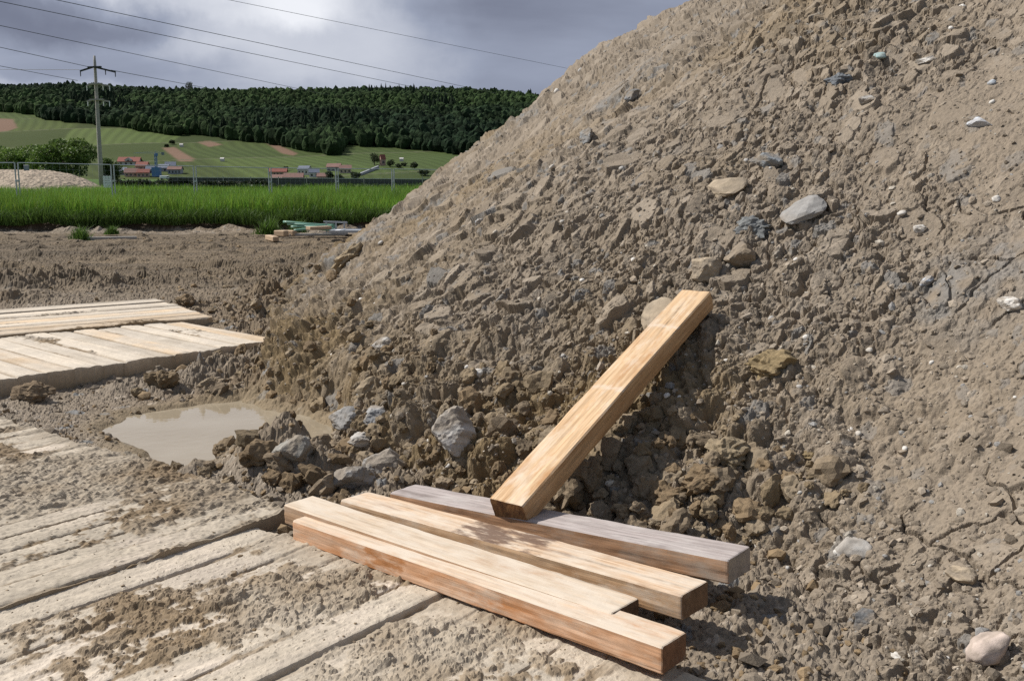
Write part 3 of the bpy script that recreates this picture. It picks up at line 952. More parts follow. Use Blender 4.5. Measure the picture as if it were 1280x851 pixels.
for (loc, yaw, pit, L, W, H, lab, top, side, endc, sd) in BEAMS:
    bl = {1: (.62, .22, (.42, .17, .05)), 3: (.98, .42, (.105, .055, .035))}.get(sd)
    ms = [wood_mat('beam_top', *top, kind='top', seed=sd * 1.37, knots=.25, blot=bl if sd == 3 else None), wood_mat('beam_side', *side, kind='side', seed=sd * 2.11, knots=.6, blot=bl if sd == 1 else None),
          wood_mat('beam_end', endc, tuple(c * .8 for c in endc), (.33, .28, .22), .25 if sd != 4 else .7, tuple(c * .5 for c in endc), kind='end', seed=sd * .7, knots=0)]
    o = obj('timber_beam', beam_mesh(L, W, H, sd * 13, ms), None, loc, lab, 'timber beam', 'timber beams')
    o.rotation_euler = (0, -pit, yaw)
ms = [wood_mat('lean_top', (.64, .45, .27), (.50, .31, .16), (.68, .58, .46), .40, (.42, .22, .09), kind='top', seed=9.3, marks=(.93, 1.55), knots=.3),
      wood_mat('lean_side', (.50, .32, .17), (.40, .235, .11), (.42, .32, .22), .15, (.30, .16, .07), kind='side', seed=4.9, knots=.3),
      wood_mat('lean_end', (.34, .19, .085), (.22, .11, .05), (.4, .3, .2), .15, (.10, .05, .03), kind='end', seed=2.2, knots=.4)]
o = obj('timber_beam', beam_mesh(1.957, .190, .116, 77, ms), None, (.076, 4.180, .138), 'light orange beam leaning up the earth heap with one end on the stack', 'timber beam', 'timber beams')
o.rotation_euler = (0, -.405, .93)

# ------------------------------------------------------------------ stones, clods, pebbles
def ico(sub):
    bm = bmesh.new()
    bmesh.ops.create_icosphere(bm, subdivisions=sub, radius=1.0)
    v = np.array([p.co[:] for p in bm.verts])
    f = np.array([[p.index for p in q.verts] for q in bm.faces])
    bm.free()
    return v, f
ICO1, ICO2, ICO3, ICO4 = ico(1), ico(2), ico(3), ico(4)

def rock(base, seed, planes=14, lo=.62, hi=1.0, rough=.06):
    """unit stone cut by random planes"""
    g = np.random.default_rng(seed)
    v, f = base
    n = g.normal(size=(planes, 3)); n /= np.linalg.norm(n, axis=1)[:, None]
    h = g.uniform(lo, hi, planes)
    dt = np.maximum(v @ n.T, 1e-3)
    r = np.minimum((h / dt).min(1), 1.15)
    q = v * r[:, None]
    if rough:
        r2 = fbm(q[:, 0] * 3 + seed, q[:, 1] * 3 + q[:, 2] * 2.3, 4, seed) + .5 * fbm(q[:, 0] * 11, q[:, 1] * 11 + q[:, 2] * 9, 2, seed + 3)
        q = q * (1 + rough * 2 * r2)[:, None]
    return q, f

ALLV = np.concatenate([HV, GV, AV, BV])
ALLN = np.concatenate([HN, np.tile([0, 0, 1.0], (len(GV) + len(AV) + len(BV), 1))])
APX, APY, ADEP = proj(ALLV)
_vis = (ADEP > .5) & (APX > -60) & (APX < 1340) & (APY > 180) | (ADEP > .5) & (APX > -60) & (APX < 1340) & (APY > -60) & (np.arange(len(ALLV)) < len(HV))
VI = np.nonzero(_vis)[0]
def surf(px, py, tol=5):
    m = VI[(np.abs(APX[VI] - px) < tol) & (np.abs(APY[VI] - py) < tol)]
    if not len(m):
        return surf(px, py, tol * 2)
    i = m[np.argmin(ADEP[m])]
    near = m[ADEP[m] < ADEP[i] + .25]
    j = near[np.argmin((APX[near] - px) ** 2 + (APY[near] - py) ** 2)]
    return ALLV[j], ALLN[j], ADEP[j]

def align(n, spin):
    n = Vector(n).normalized()
    return n.to_track_quat('Z', 'Y').to_matrix() @ Matrix.Rotation(spin, 3, 'Z')

WHT, PGR, MGR, DGR, TAN, PNK, BLU, BRN, GLD = (.62, .59, .54), (.42, .40, .37), (.27, .26, .245), (.135, .135, .135), (.34, .275, .195), (.47, .385, .33), (.36, .39, .42), (.18, .13, .078), (.225, .170, .095)
# pixel x, y, width, height, colour, kind (r angular, p rounded pebble, c crumbly clod), name, label, category
STONES = [
    (1069, 690, 42, 40, PGR, 'p', 'stone', 'big pale grey rounded stone half sunk in the heap beside the beam ends', 'stone'),
    (1238, 812, 42, 60, PNK, 'p', 'boulder', 'pinkish smooth boulder low in the corner of the earth heap', 'boulder'),
    (1084, 780, 30, 34, DGR, 'r', 'stone', 'dark slate-grey angular stone below the big pale grey one', 'stone'),
    (1119, 820, 15, 10, WHT, 'p', 'pebble', 'bright white oval pebble below the dark slate stone', 'pebble'),
    (1057, 716, 16, 12, WHT, 'r', 'stone', 'small white chip tucked under the big pale grey stone', 'stone'),
    (1265, 381, 27, 19, WHT, 'r', 'stone', 'chalky white lump at the edge of the picture, alone on smooth earth', 'stone'),
    (1227, 155, 30, 26, (.50, .53, .57), 'w', 'stone', 'wedge shaped bluish white stone on the crusted upper heap', 'stone'),
    (1008, 266, 46, 44, MGR, 's', 'stone', 'flat grey diamond shaped slab high on the heap above the leaning beam', 'stone'),
    (963, 203, 34, 22, (.20, .215, .225), 'r', 'stone', 'dark bluish slanting stone above the flat tan slab', 'stone'),
    (912, 235, 46, 34, TAN, 's', 'earth_clod', 'flat tan slab of earth left of the grey diamond slab', 'earth clod'),
    (940, 288, 40, 28, (.19, .195, .19), 'c', 'clay_lump', 'blue-grey clay lump between tan slab and beam top', 'clay lump'),
    (1051, 102, 28, 18, (.15, .16, .17), 'c', 'clay_lump', 'dark bluish clay lump near the top of the heap', 'clay lump'),
    (1101, 70, 17, 10, (.30, .42, .42), 'p', 'pebble', 'greenish blue oval pebble near the top of the heap', 'pebble'),
    (1157, 76, 22, 9, WHT, 'r', 'stone', 'thin white sliver of stone to the right of the greenish blue pebble', 'stone'),
    (1202, 12, 12, 10, WHT, 'p', 'pebble', 'white round pebble at the very top edge of the heap', 'pebble'),
    (1083, 126, 20, 12, PGR, 'r', 'stone', 'pale slanted splinter just below the dark bluish clay lump', 'stone'),
    (1240, 105, 10, 9, BLU, 'p', 'pebble', 'round light blue pebble above the wedge shaped stone', 'pebble'),
    (598, 278, 15, 10, (.55, .58, .62), 'r', 'stone', 'bluish white chip near the far skyline edge of the heap', 'stone'),
    (598, 468, 14, 14, WHT, 'p', 'pebble', 'smooth white egg-like pebble left of the leaning beam', 'pebble'),
    (569, 545, 52, 52, PGR, 'r', 'boulder', 'large light grey block of rock behind the beam stack', 'boulder'),
    (479, 590, 46, 46, MGR, 'r', 'boulder', 'cracked grey boulder right beside the far ends of the beams', 'boulder'),
    (440, 600, 44, 40, MGR, 'r', 'boulder', 'grey boulder leaning on its cracked neighbour by the mud ridge', 'boulder'),
    (432, 527, 40, 32, MGR, 'r', 'stone', 'grey flat-faced stone just right of the puddle', 'stone'),
    (471, 523, 36, 26, (.30, .30, .295), 'r', 'stone', 'blue-grey stone touching the flat-faced one near the puddle', 'stone'),
    (452, 552, 28, 22, PGR, 'r', 'stone', 'small grey stone between the puddle stones and the boulders', 'stone'),
    (478, 433, 30, 18, PGR, 'r', 'stone', 'whitish grey stone halfway along the foot of the heap', 'stone'),
    (819, 395, 40, 44, TAN, 's', 'earth_clod', 'pale slab of dried earth just left of the leaning beam top', 'earth clod'),
    (885, 338, 32, 36, TAN, 'r', 'earth_clod', 'tall tan clod standing just above the top end of the leaning beam', 'earth clod'),
    (930, 325, 38, 34, (.235, .185, .13), 'r', 'earth_clod', 'chunky brown clod up right of the leaning beam top', 'earth clod'),
    (963, 461, 52, 34, GLD, 'c', 'clay_lump', 'golden brown smeared lump of clay right of the leaning beam', 'clay lump'),
    (905, 568, 44, 36, (.24, .19, .125), 'c', 'earth_clod', 'rounded brown clod in the shadow side right of the beam', 'earth clod'),
    (884, 602, 44, 34, BRN, 'c', 'earth_clod', 'dark crumbly clod under the rounded brown one', 'earth clod'),
    (826, 622, 50, 36, BRN, 'c', 'earth_clod', 'wet brown clod touching the weathered grey beam', 'earth clod'),
    (1160, 352, 10, 20, (.46, .49, .53), 'r', 'stone', 'narrow upright blue-white stone right of centre on the heap', 'stone'),
    (1128, 268, 11, 9, WHT, 'p', 'pebble', 'white pebble right of the grey diamond slab', 'pebble'),
    (1151, 286, 16, 10, WHT, 'r', 'stone', 'jagged white chip below the white pebble by the diamond slab', 'stone'),
    (734, 172, 24, 18, (.25, .255, .255), 'r', 'stone', 'grey split stone close to the skyline of the heap', 'stone'),
    (790, 122, 24, 16, (.17, .175, .18), 'r', 'stone', 'dark grey stone under the skyline of the heap', 'stone'),
    (372, 568, 42, 36, (.26, .245, .215), 'r', 'boulder', 'grey mud coated boulder on the ridge behind the beams', 'boulder'),
    (322, 572, 44, 34, BRN, 'c', 'mud_lump', 'wet brown mud lump in the middle of the ridge by the puddle', 'mud lump'),
    (285, 566, 38, 30, (.20, .15, .095), 'c', 'mud_lump', 'brown mud lump at the edge of the puddle, first of the ridge', 'mud lump'),
    (345, 600, 32, 26, BRN, 'c', 'mud_lump', 'low mud lump between the ridge and the raised mat', 'mud lump'),
    (205, 478, 34, 26, (.19, .14, .085), 'c', 'mud_lump', 'mud lump hanging on the front edge of the pale mat', 'mud lump'),
    (40, 492, 40, 22, (.19, .14, .09), 'c', 'mud_lump', 'mud lump lying against the dark end face of the pale mat', 'mud lump'),
    (231, 378, 20, 15, BRN, 'c', 'mud_lump', 'single dark mud lump beside the farthest mat', 'mud lump'),
    (437, 320, 22, 36, (.27, .21, .135), 'c', 'earth_clod', 'upright tan clod standing at the far left foot of the heap', 'earth clod'),
    (1010, 568, 18, 9, GLD, 'c', 'clay_lump', 'small ochre clay lump on the smooth slope', 'clay lump'),
    (1200, 720, 38, 24, TAN, 'r', 'earth_clod', 'tan clod with a dark underside uphill of the pinkish boulder', 'earth clod'),
    (107, 431, 16, 9, BRN, 'c', 'mud_lump', 'little clump of mud in the middle of the pale mat', 'mud lump'),
    (1245, 250, 12, 10, WHT, 'p', 'pebble', 'white pebble below the wedge shaped stone', 'pebble'),
]
def place_stone(px, py, w, h, colr, kd, name, label, cat, sd, group=None, mesh=None):
    p, n, dep = surf(px, py)
    sx, sz = w / F * dep / 2, h / F * dep / 2
    g = np.random.default_rng(sd)
    if mesh is None:
        if kd == 'p':
            v, f = rock(ICO4 if w > 30 else ICO3, sd, 16, .80, 1.02, .05)
            dim = (sx, sz * 1.0, min(sx, sz) * .75)
        elif kd == 'r':
            v, f = rock(ICO4, sd, 17, .66, .95, .07)
            dim = (sx * 1.2, sz * 1.2, min(sx, sz) * 1.0)
        elif kd == 's':
            v, f = rock(ICO3, sd, 12, .65, .95, .05)
            dim = (sx * 1.15, sz * 1.3, min(sx, sz) * .38)
        elif kd == 'w':
            v, f = rock(ICO3, sd, 9, .5, .9, .04)
            v = v.copy(); v[:, 1] *= np.clip(.45 - .6 * v[:, 0], .12, 1.1)
            dim = (sx * 1.35, sz * 1.3, min(sx, sz) * .6)
        else:
            v, f = rock(ICO4, sd, 16, .7, 1.02, .16)
            c1, j = clods(v[:, 0] + 5 * (v[:, 2] > 0), v[:, 1] + v[:, 2] * .6, .42, sd)
            v = v * (1 + .28 * (c1 + .3))[:, None]
            dim = (sx * 1.1, sz * 1.15, min(sx, sz) * .95)
        q = v * np.array(dim)
        tint = np.array(colr) * (1 + .35 * fbm(v[:, 0] * 2.2 + sd, v[:, 1] * 2.2 + v[:, 2] * 2, 4, sd))[:, None]
        if kd in 'rspw':   # earth still sticking to the stone
            e = np.clip(.35 + 2.2 * fbm(v[:, 0] * 1.6, v[:, 1] * 1.6 + v[:, 2] * 1.7 + sd, 3, sd + 9), 0, .8)[:, None] * (.55 if kd in 'pw' else 1)
            tint = tint * (1 - e) + DRY * e
        mesh = mesh_np(name, q, tris=f, mats=[M_DIRT if kd == 'c' else M_ROCK], col=np.clip(tint, .02, .9), smooth=(kd == 'p'))
    else:
        dim = (sx, sz, min(sx, sz) * .7)
    off = {'p': .38, 'r': .22, 's': .35, 'w': .25, 'c': .25}[kd]
    nn = Vector(n)
    o = obj(name, mesh, None, Vector(p) + nn * (dim[2] * off * (.55 if kd == 'p' and w > 30 else 1)), label, cat, group)
    R = align(nn, g.uniform(-.35, .35))
    if kd in 'rc':
        R = R @ Matrix.Rotation(g.uniform(-.3, .3), 3, 'X')
    o.rotation_euler = R.to_euler()
    return o
for i, s in enumerate(STONES):
    place_stone(*s, sd=100 + i * 7)

# loose pebbles one can pick out but not tell apart
pebm = []
for k in range(6):
    v, f = rock(ICO2, 900 + k, 14, .75, 1.0, .04)
    pebm.append((v * np.array([1, .8, .62]), f))
g = np.random.default_rng(5)
cols = [WHT, PGR, (.5, .46, .4), BLU]
pm = {}
hv = VI[VI < len(HV)]
n = 0
while n < 50:
    i = hv[g.integers(len(hv))]
    px, py = APX[i], APY[i]
    if not (380 < px < 1275 and 5 < py < 845):
        continue
    j = surf(px, py)
    if abs(j[2] - ADEP[i]) > .3:
        continue
    k, c = int(g.integers(6)), int(g.choice(3, p=[.55, .3, .15]))
    if (k, c) not in pm:
        v, f = pebm[k]
        pm[(k, c)] = mesh_np('pebble', v, tris=f, mats=[M_ROCK], col=np.array(cols[c]) * np.ones((len(v), 1)), smooth=True)
    s = g.uniform(2.6, 5.0) / F * ADEP[i]
    o = obj('pebble', pm[(k, c)], None, Vector(ALLV[i]) + Vector(ALLN[i]) * s * .05, 'tiny pale pebble scattered loose on the brown earth heap', 'pebble', 'tiny pale pebbles on the heap')
    o.rotation_euler = align(ALLN[i], g.uniform(0, 6)).to_euler()
    o.scale = (s, s, s)
    n += 1

def scatter(name, idx, n, smin, smax, power, label, cat, cols, seed, base=ICO1, nshape=14, sink=.15, mat=None, flatten=.7, crumbly=False):
    g = np.random.default_rng(seed)
    shapes = [rock(base, seed + k, 9, .5, .95, .05) for k in range(nshape)]
    if crumbly:
        shapes = []
        for k in range(nshape):
            v, f = rock(base, seed + k, 14, .65, 1.0, .15)
            c, _ = clods(v[:, 0] + 5 * (v[:, 2] > 0), v[:, 1] + v[:, 2] * .6, .5, seed + k)
            shapes.append((v * (1 + .3 * (c + .3))[:, None], f))
    pick = idx[g.integers(0, len(idx), n)]
    k = g.integers(0, nshape, n)
    s = smin * (1 - g.random(n) * (1 - (smin / smax) ** power)) ** (-1 / power)
    VV, FF, CC = [], [], []
    o = 0
    for kk in range(nshape):
        m = np.nonzero(k == kk)[0]
        if not len(m):
            continue
        v, f = shapes[kk]
        a = g.random(len(m)) * 6.283
        tilt = g.normal(0, .35, (len(m), 2))
        sc = s[m][:, None] * np.stack([g.uniform(.8, 1.3, len(m)), g.uniform(.7, 1.1, len(m)), g.uniform(.5, 1.0, len(m)) * flatten / .7], 1)
        L = v[None] * sc[:, None, :]
        ca, sa = np.cos(a)[:, None], np.sin(a)[:, None]
        x, y, z = L[..., 0] * ca - L[..., 1] * sa, L[..., 0] * sa + L[..., 1] * ca, L[..., 2]
        nn = ALLN[pick[m]].copy()
        nn[:, :2] += tilt
        nn /= np.linalg.norm(nn, axis=1)[:, None]
        t1 = np.cross(nn, [0, 1, .3]); t1 /= np.linalg.norm(t1, axis=1)[:, None]
        t2 = np.cross(nn, t1)
        P = x[..., None] * t1[:, None] + y[..., None] * t2[:, None] + z[..., None] * nn[:, None]
        P += (ALLV[pick[m]] + nn * (s[m] * sink)[:, None])[:, None]
        c = np.array(cols)[g.integers(0, len(cols), len(m))] * g.uniform(.8, 1.2, (len(m), 1))
        VV.append(P.reshape(-1, 3))
        CC.append(np.repeat(c, len(v), 0))
        FF.append((f[None] + (np.arange(len(m)) * len(v))[:, None, None]).reshape(-1, 3) + o)
        o += len(m) * len(v)
    me = mesh_np(name, np.concatenate(VV), tris=np.concatenate(FF), mats=[mat or M_DIRT], col=np.concatenate(CC))
    obj(name, me, None, None, label, cat, kind='stuff')

DT = [tuple(DRY * k) for k in (.85, .95, 1.05, 1.1)] + [tuple(PALE)]
fl_ = toe_dist(ALLV[:, 0], ALLV[:, 1])
isheap = np.arange(len(ALLV)) < len(HV)
hid = VI[(VI < len(HV))]
scatter('earth_crumbs', hid, 13000, .006, .034, 1.9, 'loose crumbs and flakes of earth lying all over the heap', 'earth crumbs', DT * 3 + [MGR, (.4, .36, .3)], 71, sink=-.05)
gi = VI[(VI >= len(HV)) & (VI < len(HV) + len(GV))]
gi = gi[(ALLV[gi, 1] < 27) & (poly_sd(ALLV[gi, 0], ALLV[gi, 1], PUD) < -.1)]
clear = np.ones(len(gi), bool)
for m in MATS:
    u, v = mat_uv(m, ALLV[gi, 0], ALLV[gi, 1])
    clear &= ~((u > -.03) & (u < m['L']) & (v > -.03) & (v < m['W']))
gi = gi[clear]
scatter('mud_crumbs', gi, 6500, .008, .07, 1.6, 'loose lumps of mud strewn over the churned ground', 'mud crumbs', [tuple(WET * 1.2), tuple(WET * 1.4), tuple(DRY * .9), tuple(DRY)], 72)
ai = VI[VI >= len(HV) + len(GV)]
scatter('mud_flakes', ai, 1500, .003, .016, 2.0, 'dried flakes of mud lying on the timber mats', 'mud flakes', [MUDC, (.26, .2, .14), (.36, .3, .23)], 73, flatten=.35)
# wet lumps piled on the ridge, at the foot of the heap and behind the beams
sel = VI[(VI < len(HV) + len(GV)) & (fl_[VI] > -1.0) & (fl_[VI] < .75) & (ALLV[VI, 1] > 4.2) & (ALLV[VI, 1] < 17)]
sel = sel[(poly_sd(ALLV[sel, 0], ALLV[sel, 1], PUD) < -.1)]
_su = (ALLV[sel, 0] + 1.0) * math.cos(-.72) + (ALLV[sel, 1] - 4.35) * math.sin(-.72)
_sv = -(ALLV[sel, 0] + 1.0) * math.sin(-.72) + (ALLV[sel, 1] - 4.35) * math.cos(-.72)
sel = sel[~((_su > -.25) & (_su < 2.2) & (_sv > -.15) & (_sv < .85))]
for m in MATS:
    u, v = mat_uv(m, ALLV[sel, 0], ALLV[sel, 1])
    sel = sel[~((u > -.05) & (u < m['L']) & (v > -.05) & (v < m['W']))]
scatter('wet_clods', sel, 1100, .02, .085, 1.6, 'wet brown clods tumbled along the foot of the heap', 'wet clods', [BRN, (.21, .16, .1), (.22, .17, .11), (.24, .19, .13), (.20, .155, .105)], 74, base=ICO3, flatten=.8, crumbly=True)

# ------------------------------------------------------------------ crop field
def blades(name, pos, hgt, wid, col, lean, seed):
    g = np.random.default_rng(seed)
    n = len(pos)
    a = g.random(n) * 6.283
    dx, dy = np.cos(a), np.sin(a)
    b = g.random(n) * 6.283
    lx, ly = np.cos(b) * lean * hgt, np.sin(b) * lean * hgt
    V = np.zeros((n, 5, 3), np.float32)
    for k, (t, w, l) in enumerate(((0, .8, 0), (0, -.8, 0), (.55, .55, .3), (.55, -.55, .3), (1, 0, 1))):
        V[:, k, 0] = pos[:, 0] + dx * wid * w + lx * l
        V[:, k, 1] = pos[:, 1] + dy * wid * w + ly * l
        V[:, k, 2] = pos[:, 2] + hgt * t * (1 if k < 4 else .96)
    i = np.arange(n)[:, None] * 5
    Q = i + np.array([[0, 1, 3, 2]])
    T = i + np.array([[2, 3, 4]])
    return mesh_np(name, V.reshape(-1, 3), Q, T, mats=[M_BLADE], col=np.repeat(col, 5, 0))

g = np.random.default_rng(21)
n = 95000
yy = 1 / (1 / 30.0 - g.random(n) ** 1.25 * (1 / 30.0 - 1 / 75.0))
xx = yy * np.tan(np.radians(g.uniform(-31, 1.5, n)))
d = yy - bank_y(xx)
ok = d > .02 + .25 * np.abs(vn(xx * 2.5, yy * 0, 60))
xx, yy, d = xx[ok], yy[ok], d[ok]
hh = (.66 + .16 * fbm(xx * .6, yy * .6, 4, 61) * 2.2) * (.75 + .45 * g.random(len(xx))) + .04
zz = .40 + 0 * xx
gc = np.array([.150, .275, .036]) * (.6 + .7 * g.random((len(xx), 1))) * (1 + .5 * fbm(xx * .3, yy * .3, 3, 63))[:, None]
gc[:, 0] *= (.8 + .5 * g.random(len(xx)))
obj('grass', blades('grass', np.stack([xx, yy, zz], 1), hh, .013 * (.7 + .6 * g.random(len(xx))) * np.maximum(1, yy / 34), gc, .45 * g.random(len(xx)), 22), label='tall bright green crop growing above the cut bank', cat='crop', kind='stuff')
n = 16000
xx = g.uniform(-27, 2, n)
yy = bank_y(xx) + g.uniform(-.22, .12, n) - .12
zz = .30 + .1 * g.random(n) - .12 * (bank_y(xx) - yy > .1) + .14 * vn(xx * 1.1, xx * 0, 62)
gc = np.array([.085, .150, .028]) * (.5 + .8 * g.random((n, 1)))
obj('grass', blades('grass', np.stack([xx, yy, zz], 1), .38 * (.5 + .8 * g.random(n)), np.full(n, .014), gc, .9 * g.random(n), 23), label='drooping grass along the edge of the cut bank', cat='grass', kind='stuff')
# weeds on the bank
for k, (px, py, w, h) in enumerate(((336, 282, 26, 26), (372, 283, 18, 18), (101, 292, 22, 20), (140, 288, 14, 12))):
    p = at(px, py + h * .42, .02)
    nn = 420
    rad = w / F * p[1] / 2
    q = g.normal(0, .62, (nn, 2)) * rad
    pos = np.stack([q[:, 0], q[:, 1] * .6, np.zeros(nn)], 1)
    col = np.array([.10, .18, .032]) * g.uniform(.5, 1.3, (nn, 1))
    lab = ['leafy green weed clump beside the timber leftovers at the bank', 'smaller weed clump just left of the green hoses', 'green weed clump on the bank at the end of the lone board', 'low weed tuft on the bank behind the lone board'][k]
    obj('weed_clump', blades('weed_clump', pos, h / F * p[1] * g.uniform(.25, 1.15, nn) * np.exp(-(pos[:, 0] / rad) ** 2 * .8), np.full(nn, .013), col, 1.1 * g.random(nn), 30 + k), None, p, lab, 'weeds')

# ------------------------------------------------------------------ leaf crowns
def leaf_cloud(name, lobes, n, size, col, seed, parent=None, mat=None, **kw):
    g = np.random.default_rng(seed)
    lobes = np.array(lobes, float)          # x, y, z, rx, ry, rz
    wts = (lobes[:, 3] * lobes[:, 4] * lobes[:, 5]) ** (2 / 3)
    li = g.choice(len(lobes), n, p=wts / wts.sum())
    d = g.normal(size=(n, 3)); d /= np.linalg.norm(d, axis=1)[:, None]
    bump = 1 + .35 * fbm(d[:, 0] * 2.2 + li * 3, d[:, 1] * 2.2 + d[:, 2] * 2.7, 3, seed)
    rad = (g.random(n) ** .33) * bump
    P = lobes[li, :3] + d * rad[:, None] * lobes[li, 3:]
    t1 = g.normal(size=(n, 3)); t1 /= np.linalg.norm(t1, axis=1)[:, None]
    t2 = np.cross(t1, g.normal(size=(n, 3))); t2 /= np.linalg.norm(t2, axis=1)[:, None]
    s = size * g.uniform(.6, 1.3, (n, 1))
    V = np.stack([P - t1 * s, P + t2 * s * .6, P + t1 * s, P - t2 * s * .6], 1).reshape(-1, 3)
    Q = np.arange(n * 4).reshape(-1, 4)
    cl = np.array(col) * g.uniform(.65, 1.35, (n, 1)) * (1 + .5 * fbm(P[:, 0] * .9 + seed, P[:, 1] * .9 + P[:, 2] * .9, 2, seed + 1))[:, None]
    me = mesh_np(name, V, Q, mats=[mat or M_LEAF], col=np.repeat(cl, 4, 0))
    return obj(name, me, parent, **kw)

def tree(name, px, pbase, ptop, width, Y, col, n, size, label, seed, cat='tree', group=None, nl=7):
    b, t = far(px, pbase, Y), far(px, ptop, Y)
    H = t[2] - b[2]
    W = width / F * Y
    r = empty(name, b, label, cat, group)
    mb = MB()
    mb.tube([(0, 0, 0), (.02 * W, 0, H * .3), (0, .02 * W, H * .6), (.03 * W, 0, H * .85)], H * .035, 7, H * .008)
    for k in range(5):
        a = k * 2.1
        mb.tube([(0, 0, H * (.25 + .08 * k)), (math.cos(a) * W * .2, math.sin(a) * W * .2, H * (.45 + .08 * k)), (math.cos(a) * W * .33, math.sin(a) * W * .3, H * (.55 + .08 * k))], H * .013, 5, H * .004)
    mb.build('trunk', M_BARK, r)
    g = np.random.default_rng(seed)
    lobes = [(0, 0, H * .52, W * .36, W * .36, H * .38)]
    for k in range(nl):
        a = g.uniform(0, 6.28)
        z = g.uniform(.22, .8)
        q = W * .30 * math.sqrt(max(.1, 1 - ((z - .45) / .5) ** 2))
        lobes.append((math.cos(a) * q, math.sin(a) * q, H * z, W * g.uniform(.15, .24), W * g.uniform(.15, .24), H * g.uniform(.13, .2)))
    leaf_cloud('crown', lobes, n, size, col, seed, r)
    return r

tree('tree', 80, 238, 168, 92, 118, (.095, .150, .032), 11000, .17, 'dense dark green tree rising behind the gravel heap, left of the pole', 81, nl=9)
tree('tree', 12, 238, 180, 70, 122, (.125, .195, .040), 8000, .17, 'lighter green bushy tree behind the gravel heap at the picture edge', 82)
tree('tree', 45, 238, 174, 60, 126, (.11, .17, .035), 6000, .17, 'mid green tree squeezed between the dark and the lighter one', 83)
tree('tree', 138, 240, 192, 34, 124, (.07, .11, .028), 2500, .15, 'narrow dark tree just right of the utility pole', 84)

# ------------------------------------------------------------------ gravel heap behind the fence
def build_gravel_heap():
    Y0 = 70.0
    z0 = .44
    us = np.linspace(-9.5, 9.5, 260)
    vs = np.linspace(-5.5, 5.5, 130)
    U, V = np.meshgrid(us, vs, indexing='ij')
    u, v = U.ravel(), V.ravel()
    cx = (30 - 640) / F * Y0 - .6
    d = np.sqrt((np.maximum(np.abs(u + 1.2) - 3.2, 0) / 5.0) ** 2 + (v / 4.6) ** 2)
    h = 2.15 * np.clip(1 - d, 0, 1) ** .9 * (1 + 0 * u)
    h = 1.75 * np.tanh(h / 1.5) / np.tanh(2.15 / 1.5) + .0
    c, j = clods(u, v, .22, 801)
    h = h + (h > .02) * (.10 * fbm(u * .9, v * .9, 3, 803) + .07 * (c + .2)) - .06 * (h <= .02)
    P = np.stack([cx + u, Y0 + v, z0 + h], 1)
    colr = np.array([.36, .29, .215]) * (.7 + .6 * j)[:, None]
    g = np.random.default_rng(9)
    colr = colr * g.uniform(.75, 1.25, (len(u), 1))
    me = mesh_np('gravel_heap', P - np.array([cx, Y0, z0]), grid_quads(260, 130), mats=[M_ROCK], col=colr)
    obj('gravel_heap', me, None, (cx, Y0, z0), 'long low heap of beige gravel behind the mesh fence', 'gravel heap')
build_gravel_heap()

# ------------------------------------------------------------------ mesh fence
def fence_base(px, py_top):
    # distance from the post spacing
    t = (px - 20) / 470.0
    Y = 37 + t * 12 + 3 * t * t
    return Y
FP = [(-100, 203), (20, 203), (140, 205.5), (243, 207.5), (337, 209.5), (421, 210.5), (491, 211), (556, 212)]
fpts = []
for px, py in FP:
    Y = 37 + (px - 20) / 470.0 * 12
    p = far(px, py, Y)
    fpts.append((p[0], p[1], p[2]))
FLAB = ['fence panel at the picture edge with the small dark board', 'fence panel in front of the gravel heap', 'fence panel with the white board, between pole and village crane', 'fence panel in front of the bare earth strip on the slope', 'fence panel in front of the red roofed row of the village', 'fence panel in front of the grey retaining wall', 'last fence panel, running out of sight behind the earth heap']
for k in range(len(fpts) - 1):
    (x0, y0, z0), (x1, y1, z1) = fpts[k], fpts[k + 1]
    r = empty('fence_panel', (x0, y0, .42), 'see-through ' + FLAB[k] if len(('see-through ' + FLAB[k]).split()) <= 16 else FLAB[k], 'fence panel', 'mobile fence panels along the field')
    A, B = Vector((0, 0, 0)), Vector((x1 - x0, y1 - y0, 0))
    dn = B.normalized()
    a, b = A + dn * .06, B - dn * .06
    ha, hb = z0 - .42, z1 - .42
    MB().tube([a, a + Vector((0, 0, ha))], .027, 8).build('post', M_STEEL, r)
    MB().tube([b, b + Vector((0, 0, hb))], .027, 8).build('post', M_STEEL, r)
    MB().tube([a + Vector((0, 0, ha - .02)), b + Vector((0, 0, hb - .02))], .018, 8).build('rail', M_STEEL, r)
    MB().tube([a + Vector((0, 0, .15)), b + Vector((0, 0, .15))], .018, 8).build('rail', M_STEEL, r)
    m = MB()
    nv = 14
    for i in range(1, nv):
        q = a.lerp(b, i / nv)
        m.bar(q + Vector((0, 0, .15)), q + Vector((0, 0, ha + (hb - ha) * i / nv - .02)), .003)
    for i in range(1, 8):
        m.bar(a + Vector((0, 0, .15 + (ha - .2) * i / 8)), b + Vector((0, 0, .15 + (hb - .2) * i / 8)), .003)
    m.build('mesh_infill', M_STEEL, r)
    MB().box((0, 0, .06), (.22, .7, .12), math.atan2(dn.y, dn.x), None).build('foot', M_POLE, r, bevel=.02)
    MB().box(a + Vector((-.06 * dn.x, -.06 * dn.y, ha * .62)), (.16, .07, .07), math.atan2(dn.y, dn.x)).build('clamp', M_STEEL, r, bevel=.01)

def board(name, px0, py0, px1, py1, Y, mat, label, cat):
    a, b = far(px0, py0, Y), far(px1, py1, Y)
    c = (a + b) / 2
    r = MB().box((0, 0, 0), (abs(b[0] - a[0]), .03, abs(a[2] - b[2])), -.35).build(name, mat, None, bevel=.006)
    r.location = c
    r['label'] = label
    r['category'] = cat
    return r
board('board', 28.5, 206.5, 37.5, 213.5, 37.0, M_GREYB, 'small dark grey board hung on the top rail of the fence', 'board')
